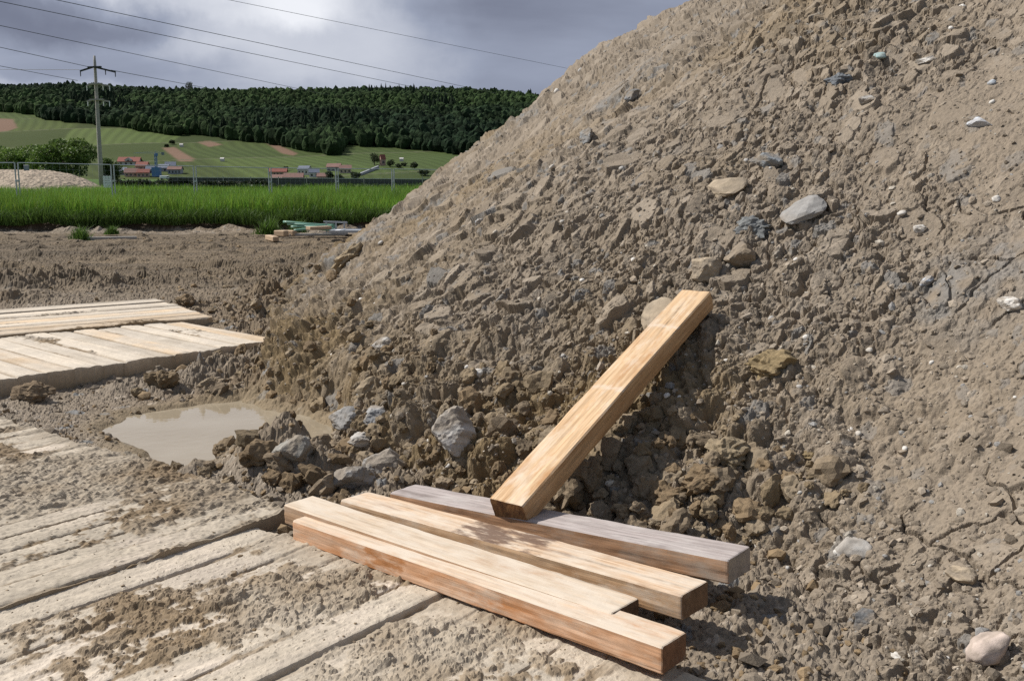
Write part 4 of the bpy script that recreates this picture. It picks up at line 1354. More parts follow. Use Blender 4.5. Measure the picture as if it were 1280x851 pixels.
# white pallet-like board at the foot of the pole
p0, p1 = far(128.5, 220, 60), far(139, 235, 60)
wb = empty('slatted_board', ((p0[0] + p1[0]) / 2, p0[1], p1[2]), 'white slatted board standing at the foot of the utility pole', 'board')
W_, H_ = abs(p1[0] - p0[0]), abs(p0[2] - p1[2])
for k in range(5):
    MB().box((0, 0, H_ * (k + .5) / 5), (W_, .03, H_ / 5 * .82)).build('slat', M_WHITE, wb)
for s in (-.38, 0, .38):
    MB().box((W_ * s, .04, H_ * .5), (.06, .045, H_)).build('batten', M_WHITE, wb)

# ------------------------------------------------------------------ utility pole and cables
YP = 88.0
pb, pt = far(127.3, 238, YP), far(118.0, 70, YP)
pole = empty('utility_pole', (pb[0], pb[1], .3), 'tall concrete utility pole with three tiers of crossarms beside the trees', 'utility pole')
Hp = pt[2] - .3
lean = pt[0] - pb[0]
def pz(t):
    return Vector((lean * t, 0, Hp * t))
MB().tube([pz(0), pz(.25), pz(.5), pz(.75), pz(.95), pz(1.0)], .22, 10, .09).build('mast', M_POLE, pole, smooth=True)
spx = YP / F
for ti, (py, wl, wr, up) in enumerate(((85, 17, 24, 4), (106, 10, 16, 1.2), (125.5, 10, 15, 1.2))):
    zc = far(118, py, YP)[2] - .3
    t = zc / Hp
    c = pz(t)
    mb = MB()
    mb.bar(c + Vector((-wl * spx, -.25, -.25 * up * .3)), c + Vector((0, -.25, .05)), .10, .14)
    mb.bar(c + Vector((0, -.25, .05)), c + Vector((wr * spx, .15, -.25 * up * .35)), .10, .14)
    mb.bar(c + Vector((-.5, -.28, .02)), c + Vector((.65, -.28, .05)), .22, .12)
    mb.build('crossarm', M_POLE if ti else M_DARK, pole)
    for s, ww in ((-1, wl), (1, wr), (.5, wr)):
        q = c + Vector((s * ww * spx * .98, -.25 if s < 0 else .1, -.25 * up * .33 * abs(s)))
        iz = .42
        MB().tube([q, q - Vector((0, 0, iz * .3)), q - Vector((0, 0, iz * .6)), q - Vector((0, 0, iz))], .05, 6, .035).build('insulator', M_DARK if ti == 0 else M_WHITE, pole)

def cable(pts, r, label, group='overhead cables'):
    o = MB().tube(pts, r, 5).build('overhead_cable', M_WIRE, None)
    o['label'] = label
    o['category'] = 'cable'
    o['group'] = group
def cab_px(p, Ys, r, label):
    # a catenary through pixel points at given distances
    P = [far(px, py, Y) for (px, py), Y in zip(p, Ys)]
    out = []
    n = 14
    a, b = Vector(P[0]), Vector(P[-1])
    m = Vector(P[1])
    for i in range(n + 1):
        t = i / n
        q = a.lerp(b, t)
        out.append(q)
    cable(out, r, label)
cab_px([(60, -2), (330, 62), (620, 117)], [120, 170, 260], .042, 'uppermost of the paired long cables crossing the sky from the top edge')
cab_px([(-20, -2), (320, 73), (560, 118)], [120, 170, 250], .042, 'long sky cable starting in the top corner of the picture')
cab_px([(-20, 28), (200, 77), (410, 119)], [115, 150, 220], .036, 'long sky cable passing just above the utility pole top')
cab_px([(280, -1), (500, 48), (730, 90)], [170, 210, 280], .036, 'faint cable running alone down towards the earth heap')
cab_px([(-20, 55), (50, 70), (116, 85)], [70, 80, 88], .022, 'cable from the picture edge to the top crossarm of the pole')
cab_px([(139, 88), (190, 98), (262, 111)], [88, 105, 135], .026, 'cable leaving the top crossarm of the pole towards the ridge')
cab_px([(-20, 79), (40, 90), (97, 101)], [75, 82, 90], .020, 'low cable ending over the wood left of the pole')
cab_px([(-20, 87), (40, 87.3), (99, 87.5)], [110, 100, 88], .020, 'level cable reaching the pole from the left')

# ------------------------------------------------------------------ low hedge, railing and field margin
hl = []
g = np.random.default_rng(33)
def hedge(px0, px1, pyt, pyb, Y0, Y1, n, col, label, seed, size=.12):
    lobes = []
    k = 26
    for i in range(k):
        t = (i + g.uniform(-.3, .3)) / (k - 1)
        px = px0 + (px1 - px0) * t
        Y = Y0 + (Y1 - Y0) * t
        a, b = far(px, pyt + g.uniform(-.5, 2.5), Y), far(px, pyb, Y)
        h = max(.3, (a[2] - b[2]))
        lobes.append((b[0], Y, b[2] + h * .45, abs(px1 - px0) / F * Y / k * .9, .7, h * .6))
    c = np.array(lobes)[:, :3].mean(0)
    c[2] = .46
    L = [(l[0] - c[0], l[1] - c[1], l[2] - c[2], *l[3:]) for l in lobes]
    leaf_cloud('hedge', L, n, size, col, seed, None, label=label, cat='hedge', loc=c)
hedge(138, 330, 224.5, 239, 84, 88, 9000, (.022, .032, .012), 'long dark low hedge at the field margin right of the pole', 61)
hedge(300, 545, 229.5, 240, 78, 80, 9000, (.045, .075, .018), 'low bright green hedge in front of the dark railing', 62)
rl = empty('railing', (0, 0, 0), 'dark low railing with pale posts along the far field edge', 'railing')
a, b = far(212, 222.0, 120), far(720, 226.0, 110)
rl.location = (a[0], a[1], .46)
za, zb = a[2] - .46, b[2] - .46
B = Vector((b[0] - a[0], b[1] - a[1], 0))
m = MB()
m.poly([(0, 0, .25), (B.x, B.y, .25), (B.x, B.y, zb), (0, 0, za)])
m.poly([(0, .06, .25), (0, .06, za), (B.x, B.y + .06, zb), (B.x, B.y + .06, .25)])
m.poly([(0, 0, za), (B.x, B.y, zb), (B.x, B.y + .06, zb), (0, .06, za)])
m.build('panel', M_DARK, rl)
MB().bar((0, -.03, za + .04), B + Vector((0, -.03, zb + .04)), .07, .06).build('top_rail', M_STEEL, rl)
for i in range(15):
    q = B * (i / 14)
    MB().box((q.x, q.y - .09, .5 + .1), (.10, .08, 1.35)).build('post', M_POLE, rl)

# ------------------------------------------------------------------ hill
RID = np.array([(-400, 120), (-100, 122), (0, 119), (60, 117), (150, 112), (190, 107), (235, 104), (300, 101), (400, 101), (500, 106), (560, 105), (620, 101), (680, 90), (760, 84), (1000, 84), (1700, 80)], float)
def hill_z(x, y):
    px = 640 + F * x / np.maximum(y, 1) / CP
    cap = (np.interp(px, RID[:, 0], RID[:, 1]) - 7) / F * 1450 + 1.65
    z = .147 * (y - 640) + 7 * fbm(x * .0045, y * .0045, 3, 901) * sstep(650, 800, y)
    k = 6.0
    m = -k * np.logaddexp(-z / k, -cap / k)
    return np.where(y > 1450, m - .12 * (y - 1450) * sstep(1450, 1600, y), m)
FORB = np.array([(-300, 135), (-60, 138), (0, 140), (40, 143), (60, 150), (130, 157), (185, 165), (215, 169), (250, 168), (290, 176), (340, 180), (385, 190), (420, 196), (426, 192), (432, 182), (470, 183), (520, 188), (580, 194), (720, 200), (1700, 200)], float)
def poly_px(pts):
    return np.array(pts, float)
BARE = [poly_px([(203, 185), (218, 184), (243, 199), (240, 202), (224, 202)]), poly_px([(333, 179), (345, 180), (372, 192), (368, 195), (352, 192)]), poly_px([(246, 178), (262, 176), (278, 181), (262, 184)]), poly_px([(-10, 148), (16, 149), (22, 160), (10, 164), (-10, 166)])]
def build_hill():
    xs = np.concatenate([np.linspace(-1600, -620, 60, endpoint=False), np.arange(-620, 180, 3.0), np.linspace(180, 1600, 60)])
    ys = np.concatenate([np.arange(600, 1160, 3.0), np.linspace(1160, 1800, 80)])
    X, Y = np.meshgrid(xs, ys, indexing='ij')
    x, y = X.ravel(), Y.ravel()
    z = np.maximum(hill_z(x, y), -1)
    z = np.where(y < 640, -.6 + 0 * z, z)
    px, py, dep = proj(np.stack([x, y, z], 1))
    # plots of vineyard and meadow with their own tint and row direction
    qx, qy = x * .92 + y * .4, y * .92 - x * .4
    qx = qx + 30 * fbm(x * .006, y * .006, 2, 903)
    pid = u01(hsh(np.floor(qx / 95).astype(np.int32), np.floor(qy / 130).astype(np.int32), 905))
    rows = np.sin((qx if True else qy) * 2 * math.pi / 9.0)
    col = np.array([.050, .074, .022]) * (.62 + .75 * pid)[:, None] * (1 + .17 * rows * (pid > .3))[:, None]
    yel = np.clip(.5 + 2 * fbm(x * .004, y * .004, 3, 907), 0, 1)[:, None]
    col = col * (1 + yel * np.array([.28, .12, .05]))
    for P in BARE:
        s = poly_sd(px, py, P)
        m = sstep(-.6, .6, s)[:, None]
        col = col * (1 - m) + np.array([.165, .105, .072]) * m
    edge = (np.abs(qy / 130 - np.round(qy / 130)) < .012)[:, None]
    col = np.where(edge, np.array([.10, .105, .06]), col)
    me = mesh_np('hill', np.stack([x, y, z], 1), grid_quads(len(xs), len(ys))[:, ::-1], mats=[M_FIELD], col=col, smooth=True)
    bm = None
    obj('hill', me, kind='structure')
build_hill()

def build_forest():
    g = np.random.default_rng(44)
    n = 90000
    y = g.uniform(700, 1540, n)
    x = np.tan(np.radians(g.uniform(-31, 9, n))) * y
    z = hill_z(x, y)
    px, py, dep = proj(np.stack([x, y, z], 1))
    lim = np.interp(px, FORB[:, 0], FORB[:, 1]) + 2.0 * vn(px * .09, px * 0, 46)
    ok = py < lim
    # thin out to a natural spacing
    x, y, z, px, py, lim = [a[ok] for a in (x, y, z, px, py, lim)]
    cell = (np.floor(x / 6.0).astype(np.int64) * 100003 + np.floor(y / 7.5).astype(np.int64))
    _, first = np.unique(cell, return_index=True)
    x, y, z = x[first], y[first], z[first]
    n = len(x)
    shapes = []
    for k in range(16):
        v, f = ICO2
        r = 1 + .45 * fbm(v[:, 0] * 1.7 + k * 9, v[:, 1] * 1.7 + v[:, 2] * 1.9, 3, 70 + k) + .28 * (g.random(len(v)) - .5)
        shapes.append((v * r[:, None] * np.array([1, 1, 1.15]), f))
    k = g.integers(0, 16, n)
    rad = g.uniform(2.7, 5.4, n) * (1 + .25 * vn(x * .02, y * .02, 48))
    conif = (vn(x * .012, y * .012, 49) > .36) & (g.random(n) < .6)
    hgt = rad * np.where(conif, 1.7, 1.25) * g.uniform(.85, 1.25, n)
    VV, FF, CC = [], [], []
    o = 0
    spec = u01(hsh((x / 3).astype(np.int32), (y / 3).astype(np.int32), 51))
    patch = np.clip(.5 + 1.7 * fbm(x * .006, y * .006, 3, 53), 0, 1)
    c0 = np.array([.017, .031, .016])[None] * (1 - patch)[:, None] + np.array([.036, .060, .021])[None] * patch[:, None]
    c0 = c0 * (.6 + .8 * spec)[:, None]
    c0 = np.where(conif[:, None], np.array([.018, .030, .016]) * (.7 + .6 * spec)[:, None], c0)
    for kk in range(16):
        m = np.nonzero(k == kk)[0]
        v, f = shapes[kk]
        taper = np.where(conif[m][:, None], 1 - .38 * (v[:, 2][None] + 1), 1.0)
        P = np.stack([v[:, 0][None] * taper * rad[m][:, None] + x[m][:, None], v[:, 1][None] * taper * rad[m][:, None] + y[m][:, None],
                      v[:, 2][None] * hgt[m][:, None] + (z[m] + hgt[m] * .75)[:, None]], -1)
        VV.append(P.reshape(-1, 3))
        cc = np.repeat(c0[m], len(v), 0) * g.uniform(.7, 1.3, (len(m) * len(v), 1))
        CC.append(cc)
        FF.append((f[None] + (np.arange(len(m)) * len(v))[:, None, None]).reshape(-1, 3) + o)
        o += len(m) * len(v)
    me = mesh_np('forest', np.concatenate(VV), tris=np.concatenate(FF), mats=[M_FOREST], col=np.concatenate(CC))
    obj('forest', me, label='dense dark green wood covering the upper hillside', cat='wood', kind='stuff')
    return n
NT = build_forest()
print('forest trees', NT)

# ------------------------------------------------------------------ village
def on_hill(px, py):
    """distance at which the sight line meets the rising ground"""
    for Y in np.arange(560, 1400, 2.0):
        p = far(px, py, Y)
        if p[2] <= max(.46, float(hill_z(np.array([p[0]]), np.array([Y]))[0])):
            return p
    return far(px, py, 700)

def house(px, py, wpx, hpx, roofpx, wall, roof, rz, label, nwin=3, deep=.7, chimney=True, name='house', cat='house', dormer=False, group='houses of the far village'):
    b = on_hill(px, py)
    k = b[1] / F
    W, H, R = wpx * k, hpx * k, roofpx * k
    D = W * deep
    r = empty(name, (b[0], b[1] + D / 2, b[2] - .5), label, cat, group, rz)
    H += .5
    m = MB()
    x, y = W / 2, D / 2
    m.poly([(-x, -y, 0), (x, -y, 0), (x, -y, H), (-x, -y, H)])
    m.poly([(x, y, 0), (-x, y, 0), (-x, y, H), (x, y, H)])
    m.poly([(x, -y, 0), (x, y, 0), (x, y, H), (x, 0, H + R * .96), (x, -y, H)])
    m.poly([(-x, y, 0), (-x, -y, 0), (-x, -y, H), (-x, 0, H + R * .96), (-x, y, H)])
    m.build('wall', M_WALL[wall], r)
    o_ = .06 * W
    m = MB()
    th = .25
    e = R * .12
    for s in (-1, 1):
        a = [(-x - o_, s * (y + o_), H - e), (x + o_, s * (y + o_), H - e), (x + o_, 0, H + R), (-x - o_, 0, H + R)]
        t = [(p[0], p[1], p[2] + th) for p in a]
        m.poly(t if s < 0 else t[::-1])
        m.poly(a[::-1] if s < 0 else a)
        for i in range(4):
            j = (i + 1) % 4
            m.poly([a[i], a[j], t[j], t[i]])
    ro = m.build('roof', M_ROOF[roof], r)
    if chimney:
        MB().box((W * .22, D * .1, H + R * .95), (W * .06, W * .06, R * .7)).build('chimney', M_WALL[2], ro)
    for i in range(nwin):
        cx = -x + W * (i + .5) / nwin
        MB().box((cx, -y - .02, H * .55), (W / nwin * .42, .08, H * .36)).build('window', M_GLASS, r)
    if dormer:
        g_ = MB()
        g_.poly([(-W * .18, -y - .3, H * .9), (W * .18, -y - .3, H * .9), (W * .18, -y - .3, H + R * .4), (0, -y - .3, H + R * .85), (-W * .18, -y - .3, H + R * .4)])
        g_.poly([(W * .18, -y - .3, H * .9), (W * .18, 0, H * .9), (W * .18, 0, H + R * .4), (W * .18, -y - .3, H + R * .4)])
        g_.poly([(-W * .18, 0, H * .9), (-W * .18, -y - .3, H * .9), (-W * .18, -y - .3, H + R * .4), (-W * .18, 0, H + R * .4)])
        d_ = g_.build('gable', M_WALL[wall], r)
        MB().poly([(-W * .2, -y - .5, H + R * .36), (0, -y - .5, H + R * .9), (0, 0, H + R * .9), (-W * .2, 0, H + R * .36)]).poly([(0, -y - .5, H + R * .9), (W * .2, -y - .5, H + R * .36), (W * .2, 0, H + R * .36), (0, 0, H + R * .9)]).build('gable_roof', M_ROOF[2], r)
        MB().box((0, -y - .34, H * 1.15), (W * .1, .06, H * .3)).build('window', M_GLASS, r)
    return r
HS = [
    (160, 207, 24, 5, 5, 0, 0, .1, 'large white house with red roof and central gable, above the village', 4, .6, True, True),
    (152, 219, 12, 5, 4, 2, 2, -.2, 'grey slate roofed house at the tree edge of the village', 2, .7, True, False),
    (163, 221, 15, 5, 5, 3, 1, .15, 'brown roofed pinkish house in the front row of the village', 3, .7, True, False),
    (177, 214, 14, 6, 5, 3, 0, -.1, 'red roofed pink house behind the front row of the village', 3, .7, True, False),
    (178, 222, 14, 6, 4, 3, 0, .2, 'red front-row house next to the blue crane', 3, .7, False, False),
    (187, 217, 10, 5, 4, 2, 2, .1, 'small slate roofed house left of the blue crane', 2, .8, True, False),
    (204, 215, 13, 5, 4, 2, 2, -.15, 'slate roofed grey house behind the blue crane', 2, .7, True, False),
    (212, 212, 12, 5, 4, 0, 2, .25, 'white slate roofed house uphill right of the crane', 2, .7, True, False),
    (218, 218, 16, 6, 4, 2, 1, 0, 'long brown roofed house at the right end of the crane cluster', 4, .6, False, False),
    (347, 220, 20, 5, 4, 3, 0, .05, 'bright red roofed long house at the left of the second cluster', 5, .5, True, False),
    (346, 227, 14, 4, 4, 1, 1, -.1, 'low cream house in front of the bright red roofed one', 3, .7, False, False),
    (366, 227, 22, 5, 5, 1, 1, .1, 'wide brown roofed cream house at the railing', 4, .6, True, False),
    (380, 219, 14, 7, 4, 0, 2, -.3, 'white gabled house with dark roof in the second cluster', 3, .7, True, False),
    (392, 222, 12, 6, 4, 0, 2, .2, 'white house with grey roof right of the gabled one', 2, .7, True, False),
    (403, 226, 13, 5, 4, 3, 1, 0, 'pink house with brown roof at the end of the second cluster', 3, .7, False, False),
    (417, 214, 16, 5, 4, 2, 1, -.1, 'grey house with brown roof uphill, partly behind a fence post', 3, .7, True, False),
    (431, 217, 14, 6, 4, 1, 1, .15, 'cream house with brown roof among the village trees', 3, .7, True, False),
]
for h in HS:
    house(*h[:9], nwin=h[9], deep=h[10], chimney=h[11], dormer=h[12])
house(478, 207, 6, 8, 5, 3, 0, .5, 'narrow pink tower house among dark trees on the slope', 1, .9, False, group=None)
# far trees one by one
FT = [(468, 207, 189, 15, 'round dark tree beside the narrow tower house'), (488, 209, 199, 12, 'low dark tree right of the tower house'), (498, 210, 204, 9, 'small bush at the foot of the slope meadow'),
      (518, 212, 202, 12, 'rounded dark bush farther right on the slope meadow'), (178, 206, 201, 7, 'tiny dark bush behind the large white house'), (148, 216, 205, 10, 'dark tree at the left end of the village'),
      (412, 226, 213, 12, 'dark village tree left of the cream house'), (424, 228, 217, 14, 'green village tree in front of the cream house'), (444, 228, 214, 16, 'wide green tree at the foot of the retaining wall'),
      (357, 214, 208, 8, 'small bush behind the bright red roofed house'), (208, 184, 180, 7, 'bush at the corner of the bare field'), (215, 181, 174, 8, 'dark bush just under the wood edge'),
      (530, 220, 211, 16, 'long low bush near the earth heap edge'), (505, 208, 203, 10, 'dark bush between the two meadow bushes'), (236, 122, 101, 13, 'tall dark tree sticking out of the ridge skyline')]
for i, (px, pb_, pt_, w, lab) in enumerate(FT):
    p = on_hill(px, pb_)
    Y = p[1]
    if i == 14:
        Y = 1440.0
    tree('tree', px, pb_, pt_, w, Y, (.028, .042, .014), 900, max(.35, w / F * Y * .045), lab, 700 + i, nl=6)
# retaining wall beside the lane
a, b = on_hill(449, 220), on_hill(473, 211)
w = MB()
w.bar(tuple(a), (b[0], b[1], b[2] + .5), 1.2, 3.0)
o = w.build('stone_wall', M_WALL[2], None)
o['label'] = 'grey retaining wall climbing the slope beside the village'
o['category'] = 'wall'
# huts on the slope
for px, py, lab in ((227, 184, 'small white hut high on the vineyard slope'), (278, 202, 'tiny white hut among the vines right of the bare field'), (502, 202, 'tiny white hut on the right meadow')):
    p = on_hill(px, py)
    r = empty('hut', p, lab, 'hut')
    MB().box((0, 0, 1.0), (2.6, 2.2, 2.0)).build('wall', M_WALL[0], r)
    MB().poly([(-1.5, -1.3, 1.95), (1.5, -1.3, 1.95), (1.5, 0, 2.8), (-1.5, 0, 2.8)]).poly([(1.5, 1.3, 1.95), (-1.5, 1.3, 1.95), (-1.5, 0, 2.8), (1.5, 0, 2.8)]).build('roof', M_WALL[0], r)
# blue tower crane
p = on_hill(196, 221)
k = p[1] / F
cr = empty('tower_crane', p, 'blue tower crane standing between the village houses', 'crane')
Hc = 31 * k
m = MB()
for sx in (-.6, .6):
    for sy in (-.6, .6):
        m.bar((sx, sy, 0), (sx, sy, Hc * .9), .22)
for i in range(12):
    z0, z1 = Hc * .9 * i / 12, Hc * .9 * (i + 1) / 12
    s = 1 if i % 2 else -1
    m.bar((-.6 * s, -.6, z0), (.6 * s, -.6, z1), .14)
    m.bar((-.6 * s, .6, z0), (.6 * s, .6, z1), .14)
    m.bar((-.6, -.6 * s, z0), (-.6, .6 * s, z1), .14)
    m.bar((.6, -.6 * s, z0), (.6, .6 * s, z1), .14)
m.build('mast', M_BLUE, cr)
m = MB()
m.bar((-27 * k, 0, Hc * .92), (9 * k, 0, Hc * .92), .3)
m.bar((-27 * k, 0, Hc * .92), (0, 0, Hc), .16)
m.bar((9 * k, 0, Hc * .92), (0, 0, Hc), .16)
m.bar((0, 0, Hc * .88), (0, 0, Hc * 1.0), .5)
m.build('jib', M_STEEL, cr)
MB().box((9 * k, 0, Hc * .9), (1.6, 1.0, 1.8)).build('counterweight', M_GREYB, cr)
MB().box((.9, -.6, Hc * .86), (1.2, 1.3, 1.8)).build('cab', M_BLUE, cr)
MB().box((0, 0, 3), (5.0, 4.0, 6.0)).build('base_container', M_BLUE, cr)
# white van by the railing
p = on_hill(206, 224.5)
vn_ = empty('van', p, 'white van parked at the front of the village', 'van')
MB().box((0, 0, 1.25), (5.0, 1.9, 1.7)).build('body', M_WHITE, vn_, bevel=.2)
MB().box((2.0, 0, 1.5), (.9, 1.93, .6)).build('window', M_GLASS, vn_)
for sx in (-1.5, 1.5):
    for sy in (-.95, .95):
        MB().tube([(sx, sy - .1, .38), (sx, sy + .1, .38)], .38, 10).build('wheel', M_DARK, vn_)

# ------------------------------------------------------------------ leftovers by the bank
def zg(x, y):
    return float(ground_base(np.array([x]), np.array([y]))[0][0]) + .0
def put_bar(name, px0, py0, px1, py1, wd, hg, mat, label, cat, z=.06, group=None):
    a, b = at(px0, py0, z), at(px1, py1, z)
    o = MB().bar((0, 0, 0), tuple(b - a), wd, hg).build(name, mat, None, bevel=min(wd, hg) * .12)
    o.location = a
    o['label'] = label; o['category'] = cat
    if group: o['group'] = group
    return o
put_bar('board', 108, 298.5, 171, 297.5, .12, .09, M_POLE, 'lone long grey board lying on the mud below the bank', 'board')
put_bar('wood_post', 335, 296.5, 345, 299, .16, .13, M_PLANK, 'short wooden block lying apart on the mud', 'wood block')
put_bar('wood_post', 345, 291.5, 358, 292, .2, .16, M_PLANK, 'rough log end left of the green hoses', 'wood post', .10)
put_bar('wood_post', 357, 291, 369, 291.5, .18, .15, M_PLANK, 'squared wood offcut touching the green hoses', 'wood post', .10)
put_bar('plank', 362, 293.5, 432, 293, .25, .06, M_POLE, 'long grey plank under the green hoses', 'plank', .05)
put_bar('plank', 385, 285.5, 412, 284.5, .25, .08, M_PLANK, 'reddish plank stacked behind the green hoses', 'plank', .35)
a = at(392, 290.5, .12)
for k in range(4):
    pts = []
    for i in range(15):
        t = i / 14
        pts.append((-.55 - .12 * k + (1.15 + .1 * k) * t, .10 * k + .08 * math.sin(t * 6 + k), .05 + .06 * k + .05 * math.sin(t * 3.1 + k * .6)))
    o = MB().tube(pts, .036, 7).build('hose', M_GREEN, None, smooth=True)
    o.location = a
    o['label'] = ['green hose at the bottom of the bundle by the bank', 'green hose second from the bottom of the bundle', 'green hose third from the bottom of the bundle', 'uppermost green hose of the bundle, bulging highest'][k]
    o['category'] = 'hose'; o['group'] = 'green hoses by the bank'
# silver trestle and stacked metal panels
p = at(418, 293, .05)
tr = empty('trestle', p, 'pale metal trestle frame beside the green hoses', 'trestle')
MB().bar((-.30, 0, .36), (.36, .1, .33), .05).build('top_bar', M_STEEL, tr)
for q in ((-.22, 0), (.05, .02), (.28, .05)):
    MB().bar((q[0], q[1], 0), (q[0], q[1], .35), .04).build('leg', M_STEEL, tr)
MB().bar((-.3, -.15, .03), (.4, -.1, .03), .05).build('foot_bar', M_STEEL, tr)
for k, (x0, x1, zz, lab) in enumerate(((413, 452, .10, 'bottom metal panel of the pile behind the trestle'), (411, 450, .20, 'middle metal panel of the pile behind the trestle'), (424, 453, .29, 'topmost bluish metal panel of the pile behind the trestle'))):
    a, b = at(x0, 290, zz), at(x1, 289.5, zz)
    r = empty('metal_panel', (a + b) / 2 + np.array([0, .5, 0]), lab, 'metal panel', 'metal panels by the bank')
    L_ = b[0] - a[0]
    m = MB()
    m.bar((-L_ / 2, -.4, 0), (L_ / 2, -.4, 0), .06, .06).bar((-L_ / 2, .4, 0), (L_ / 2, .4, 0), .06, .06)
    m.bar((-L_ / 2, -.4, 0), (-L_ / 2, .4, 0), .06, .06).bar((L_ / 2, -.4, 0), (L_ / 2, .4, 0), .06, .06)
    m.build('frame', M_STEEL, r)
    MB().box((0, 0, 0), (L_ - .06, .76, .03)).build('sheet', M_WHITE if k < 2 else M_STEEL, r)

# ------------------------------------------------------------------ light, sky, camera
SUN_AZ = np.array([-.956, .27]); SUN_EL = math.radians(47)
SUN_AZ = SUN_AZ / np.hypot(*SUN_AZ)
S = Vector((SUN_AZ[0] * math.cos(SUN_EL), SUN_AZ[1] * math.cos(SUN_EL), math.sin(SUN_EL)))
sl = bpy.data.lights.new('Sun', 'SUN')
sl.energy = 5.0
sl.angle = math.radians(.53)
sl.color = (1.0, .955, .89)
so = bpy.data.objects.new('Sun', sl)
COL.objects.link(so)
so.rotation_euler = S.to_track_quat('Z', 'Y').to_euler()
so.location = S * 50

w = bpy.data.worlds.new('World')
SC.world = w
w.use_nodes = True
nd, lk = w.node_tree.nodes, w.node_tree.links
nd.clear()
out = N(nd, 'ShaderNodeOutputWorld')
sky = N(nd, 'ShaderNodeTexSky', sky_type='NISHITA', sun_disc=False, sun_elevation=SUN_EL, sun_rotation=math.atan2(SUN_AZ[0], SUN_AZ[1]))
b1 = N(nd, 'ShaderNodeBackground', i_Strength=.07)
lk.new(sky.outputs[0], b1.inputs['Color'])
tc = N(nd, 'ShaderNodeTexCoord')
sx = N(nd, 'ShaderNodeSeparateXYZ')
lk.new(tc.outputs['Generated'], sx.inputs[0])
# cloud layer seen in perspective: direction projected on a ceiling
zz = N(nd, 'ShaderNodeMath', operation='MAXIMUM', n_1=0.0)
lk.new(sx.outputs[2], zz.inputs[0])
z2 = N(nd, 'ShaderNodeMath', operation='ADD', n_1=.16)
lk.new(zz.outputs[0], z2.inputs[0])
dx = N(nd, 'ShaderNodeMath', operation='DIVIDE'); lk.new(sx.outputs[0], dx.inputs[0]); lk.new(z2.outputs[0], dx.inputs[1])
dy = N(nd, 'ShaderNodeMath', operation='DIVIDE'); lk.new(sx.outputs[1], dy.inputs[0]); lk.new(z2.outputs[0], dy.inputs[1])
cb = N(nd, 'ShaderNodeCombineXYZ', n_2=4.2); lk.new(dx.outputs[0], cb.inputs[0]); lk.new(dy.outputs[0], cb.inputs[1])
n1 = N(nd, 'ShaderNodeTexNoise', i_Scale=.85, i_Detail=7.0, i_Roughness=.52, i_Distortion=.35)
lk.new(cb.outputs[0], n1.inputs['Vector'])
def dirvec(px, py):
    a_, b_ = (px - 640) / F, (425.5 - py) / F
    return Vector((a_, CP + b_ * SP, -SP + b_ * CP)).normalized()
wn = N(nd, 'ShaderNodeTexNoise', i_Scale=9.0, i_Detail=6.0, i_Roughness=.6)
lk.new(tc.outputs['Generated'], wn.inputs['Vector'])
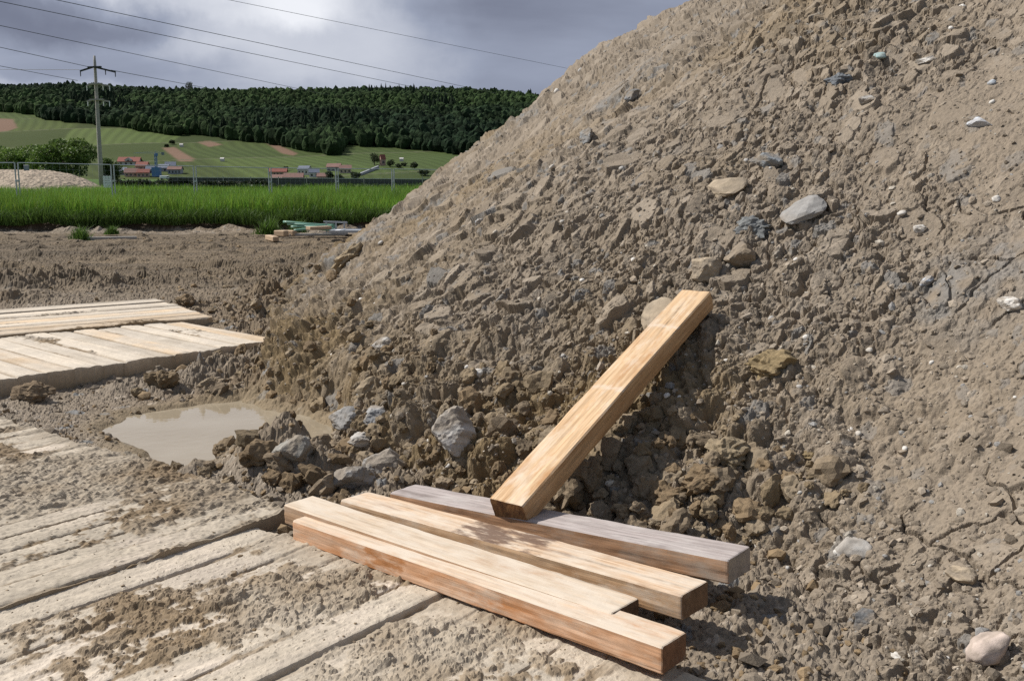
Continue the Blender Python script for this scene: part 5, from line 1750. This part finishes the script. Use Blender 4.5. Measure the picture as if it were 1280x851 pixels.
def bank_of_cloud(px, py, sx_, sy_, amt, last):
    # a bank of cloud with a ragged edge, in a given compass direction
    c_ = dirvec(px, py)
    d_ = N(nd, 'ShaderNodeVectorMath', operation='SUBTRACT'); lk.new(tc.outputs['Generated'], d_.inputs[0]); d_.inputs[1].default_value = c_
    w_ = N(nd, 'ShaderNodeVectorMath', operation='MULTIPLY_ADD'); lk.new(wn.outputs['Color'], w_.inputs[0]); w_.inputs[1].default_value = (.11, .11, .075); lk.new(d_.outputs[0], w_.inputs[2])
    o_ = N(nd, 'ShaderNodeVectorMath', operation='SUBTRACT'); lk.new(w_.outputs[0], o_.inputs[0]); o_.inputs[1].default_value = (.055, .055, .0375)
    s_ = N(nd, 'ShaderNodeVectorMath', operation='MULTIPLY'); lk.new(o_.outputs[0], s_.inputs[0]); s_.inputs[1].default_value = (1 / sx_, 0.4 / sx_, 1 / sy_)
    l_ = N(nd, 'ShaderNodeVectorMath', operation='LENGTH'); lk.new(s_.outputs[0], l_.inputs[0])
    m_ = N(nd, 'ShaderNodeMapRange', n_1=.55, n_2=1.25, n_3=amt, n_4=0.0); m_.interpolation_type = 'SMOOTHSTEP'; lk.new(l_.outputs['Value'], m_.inputs[0])
    a_ = N(nd, 'ShaderNodeMath', operation='ADD'); lk.new(last, a_.inputs[0]); lk.new(m_.outputs[0], a_.inputs[1])
    return a_.outputs[0]
dens_ = N(nd, 'ShaderNodeMapRange', n_1=.25, n_2=.75, n_3=.36, n_4=.62); dens_.clamp = False
lk.new(n1.outputs['Fac'], dens_.inputs[0])
last = dens_.outputs[0]
for args in ((60, 12, .17, .028, -.24), (300, -5, .13, .035, .30), (400, 55, .16, .04, .10), (720, 60, .16, .09, -.16), (40, 75, .20, .02, -.10), (200, -60, .3, .05, .1)):
    last = bank_of_cloud(*args, last)
rp = N(nd, 'ShaderNodeValToRGB')
e = rp.color_ramp.elements
e[0].position, e[0].color = .22, (.175, .195, .265, 1)
e[1].position, e[1].color = .86, (.80, .82, .87, 1)
q = rp.color_ramp.elements.new(.40); q.color = (.30, .335, .43, 1)
q = rp.color_ramp.elements.new(.56); q.color = (.49, .52, .60, 1)
lk.new(last, rp.inputs[0])
b2 = N(nd, 'ShaderNodeBackground', i_Strength=1.0)
lk.new(rp.outputs[0], b2.inputs['Color'])
# the storm front stands over the hill; overhead and behind it is mostly clear
cov = N(nd, 'ShaderNodeMapRange', n_1=-.25, n_2=.35, n_3=.25, n_4=1.0)
cov.interpolation_type = 'SMOOTHSTEP'
lk.new(sx.outputs[1], cov.inputs[0])
ms = N(nd, 'ShaderNodeMixShader')
lk.new(cov.outputs[0], ms.inputs[0])
lk.new(b1.outputs[0], ms.inputs[1])
lk.new(b2.outputs[0], ms.inputs[2])
lk.new(ms.outputs[0], out.inputs['Surface'])

cam = bpy.data.cameras.new('Camera')
cam.sensor_width = 36.0
cam.lens = 36.0 * F / 1280.0
cam.clip_start = .05
cam.clip_end = 6000
co = bpy.data.objects.new('Camera', cam)
COL.objects.link(co)
co.location = (0, 0, CZ)
co.rotation_euler = (math.pi / 2 - PITCH, 0, 0)
SC.camera = co
SC.view_settings.view_transform = 'Standard'
SC.view_settings.look = 'None'
SC.view_settings.exposure = 0.12
SC.cycles.use_denoising = False
SC.view_settings.gamma = 1.0
SC.render.resolution_x, SC.render.resolution_y = 1024, 680
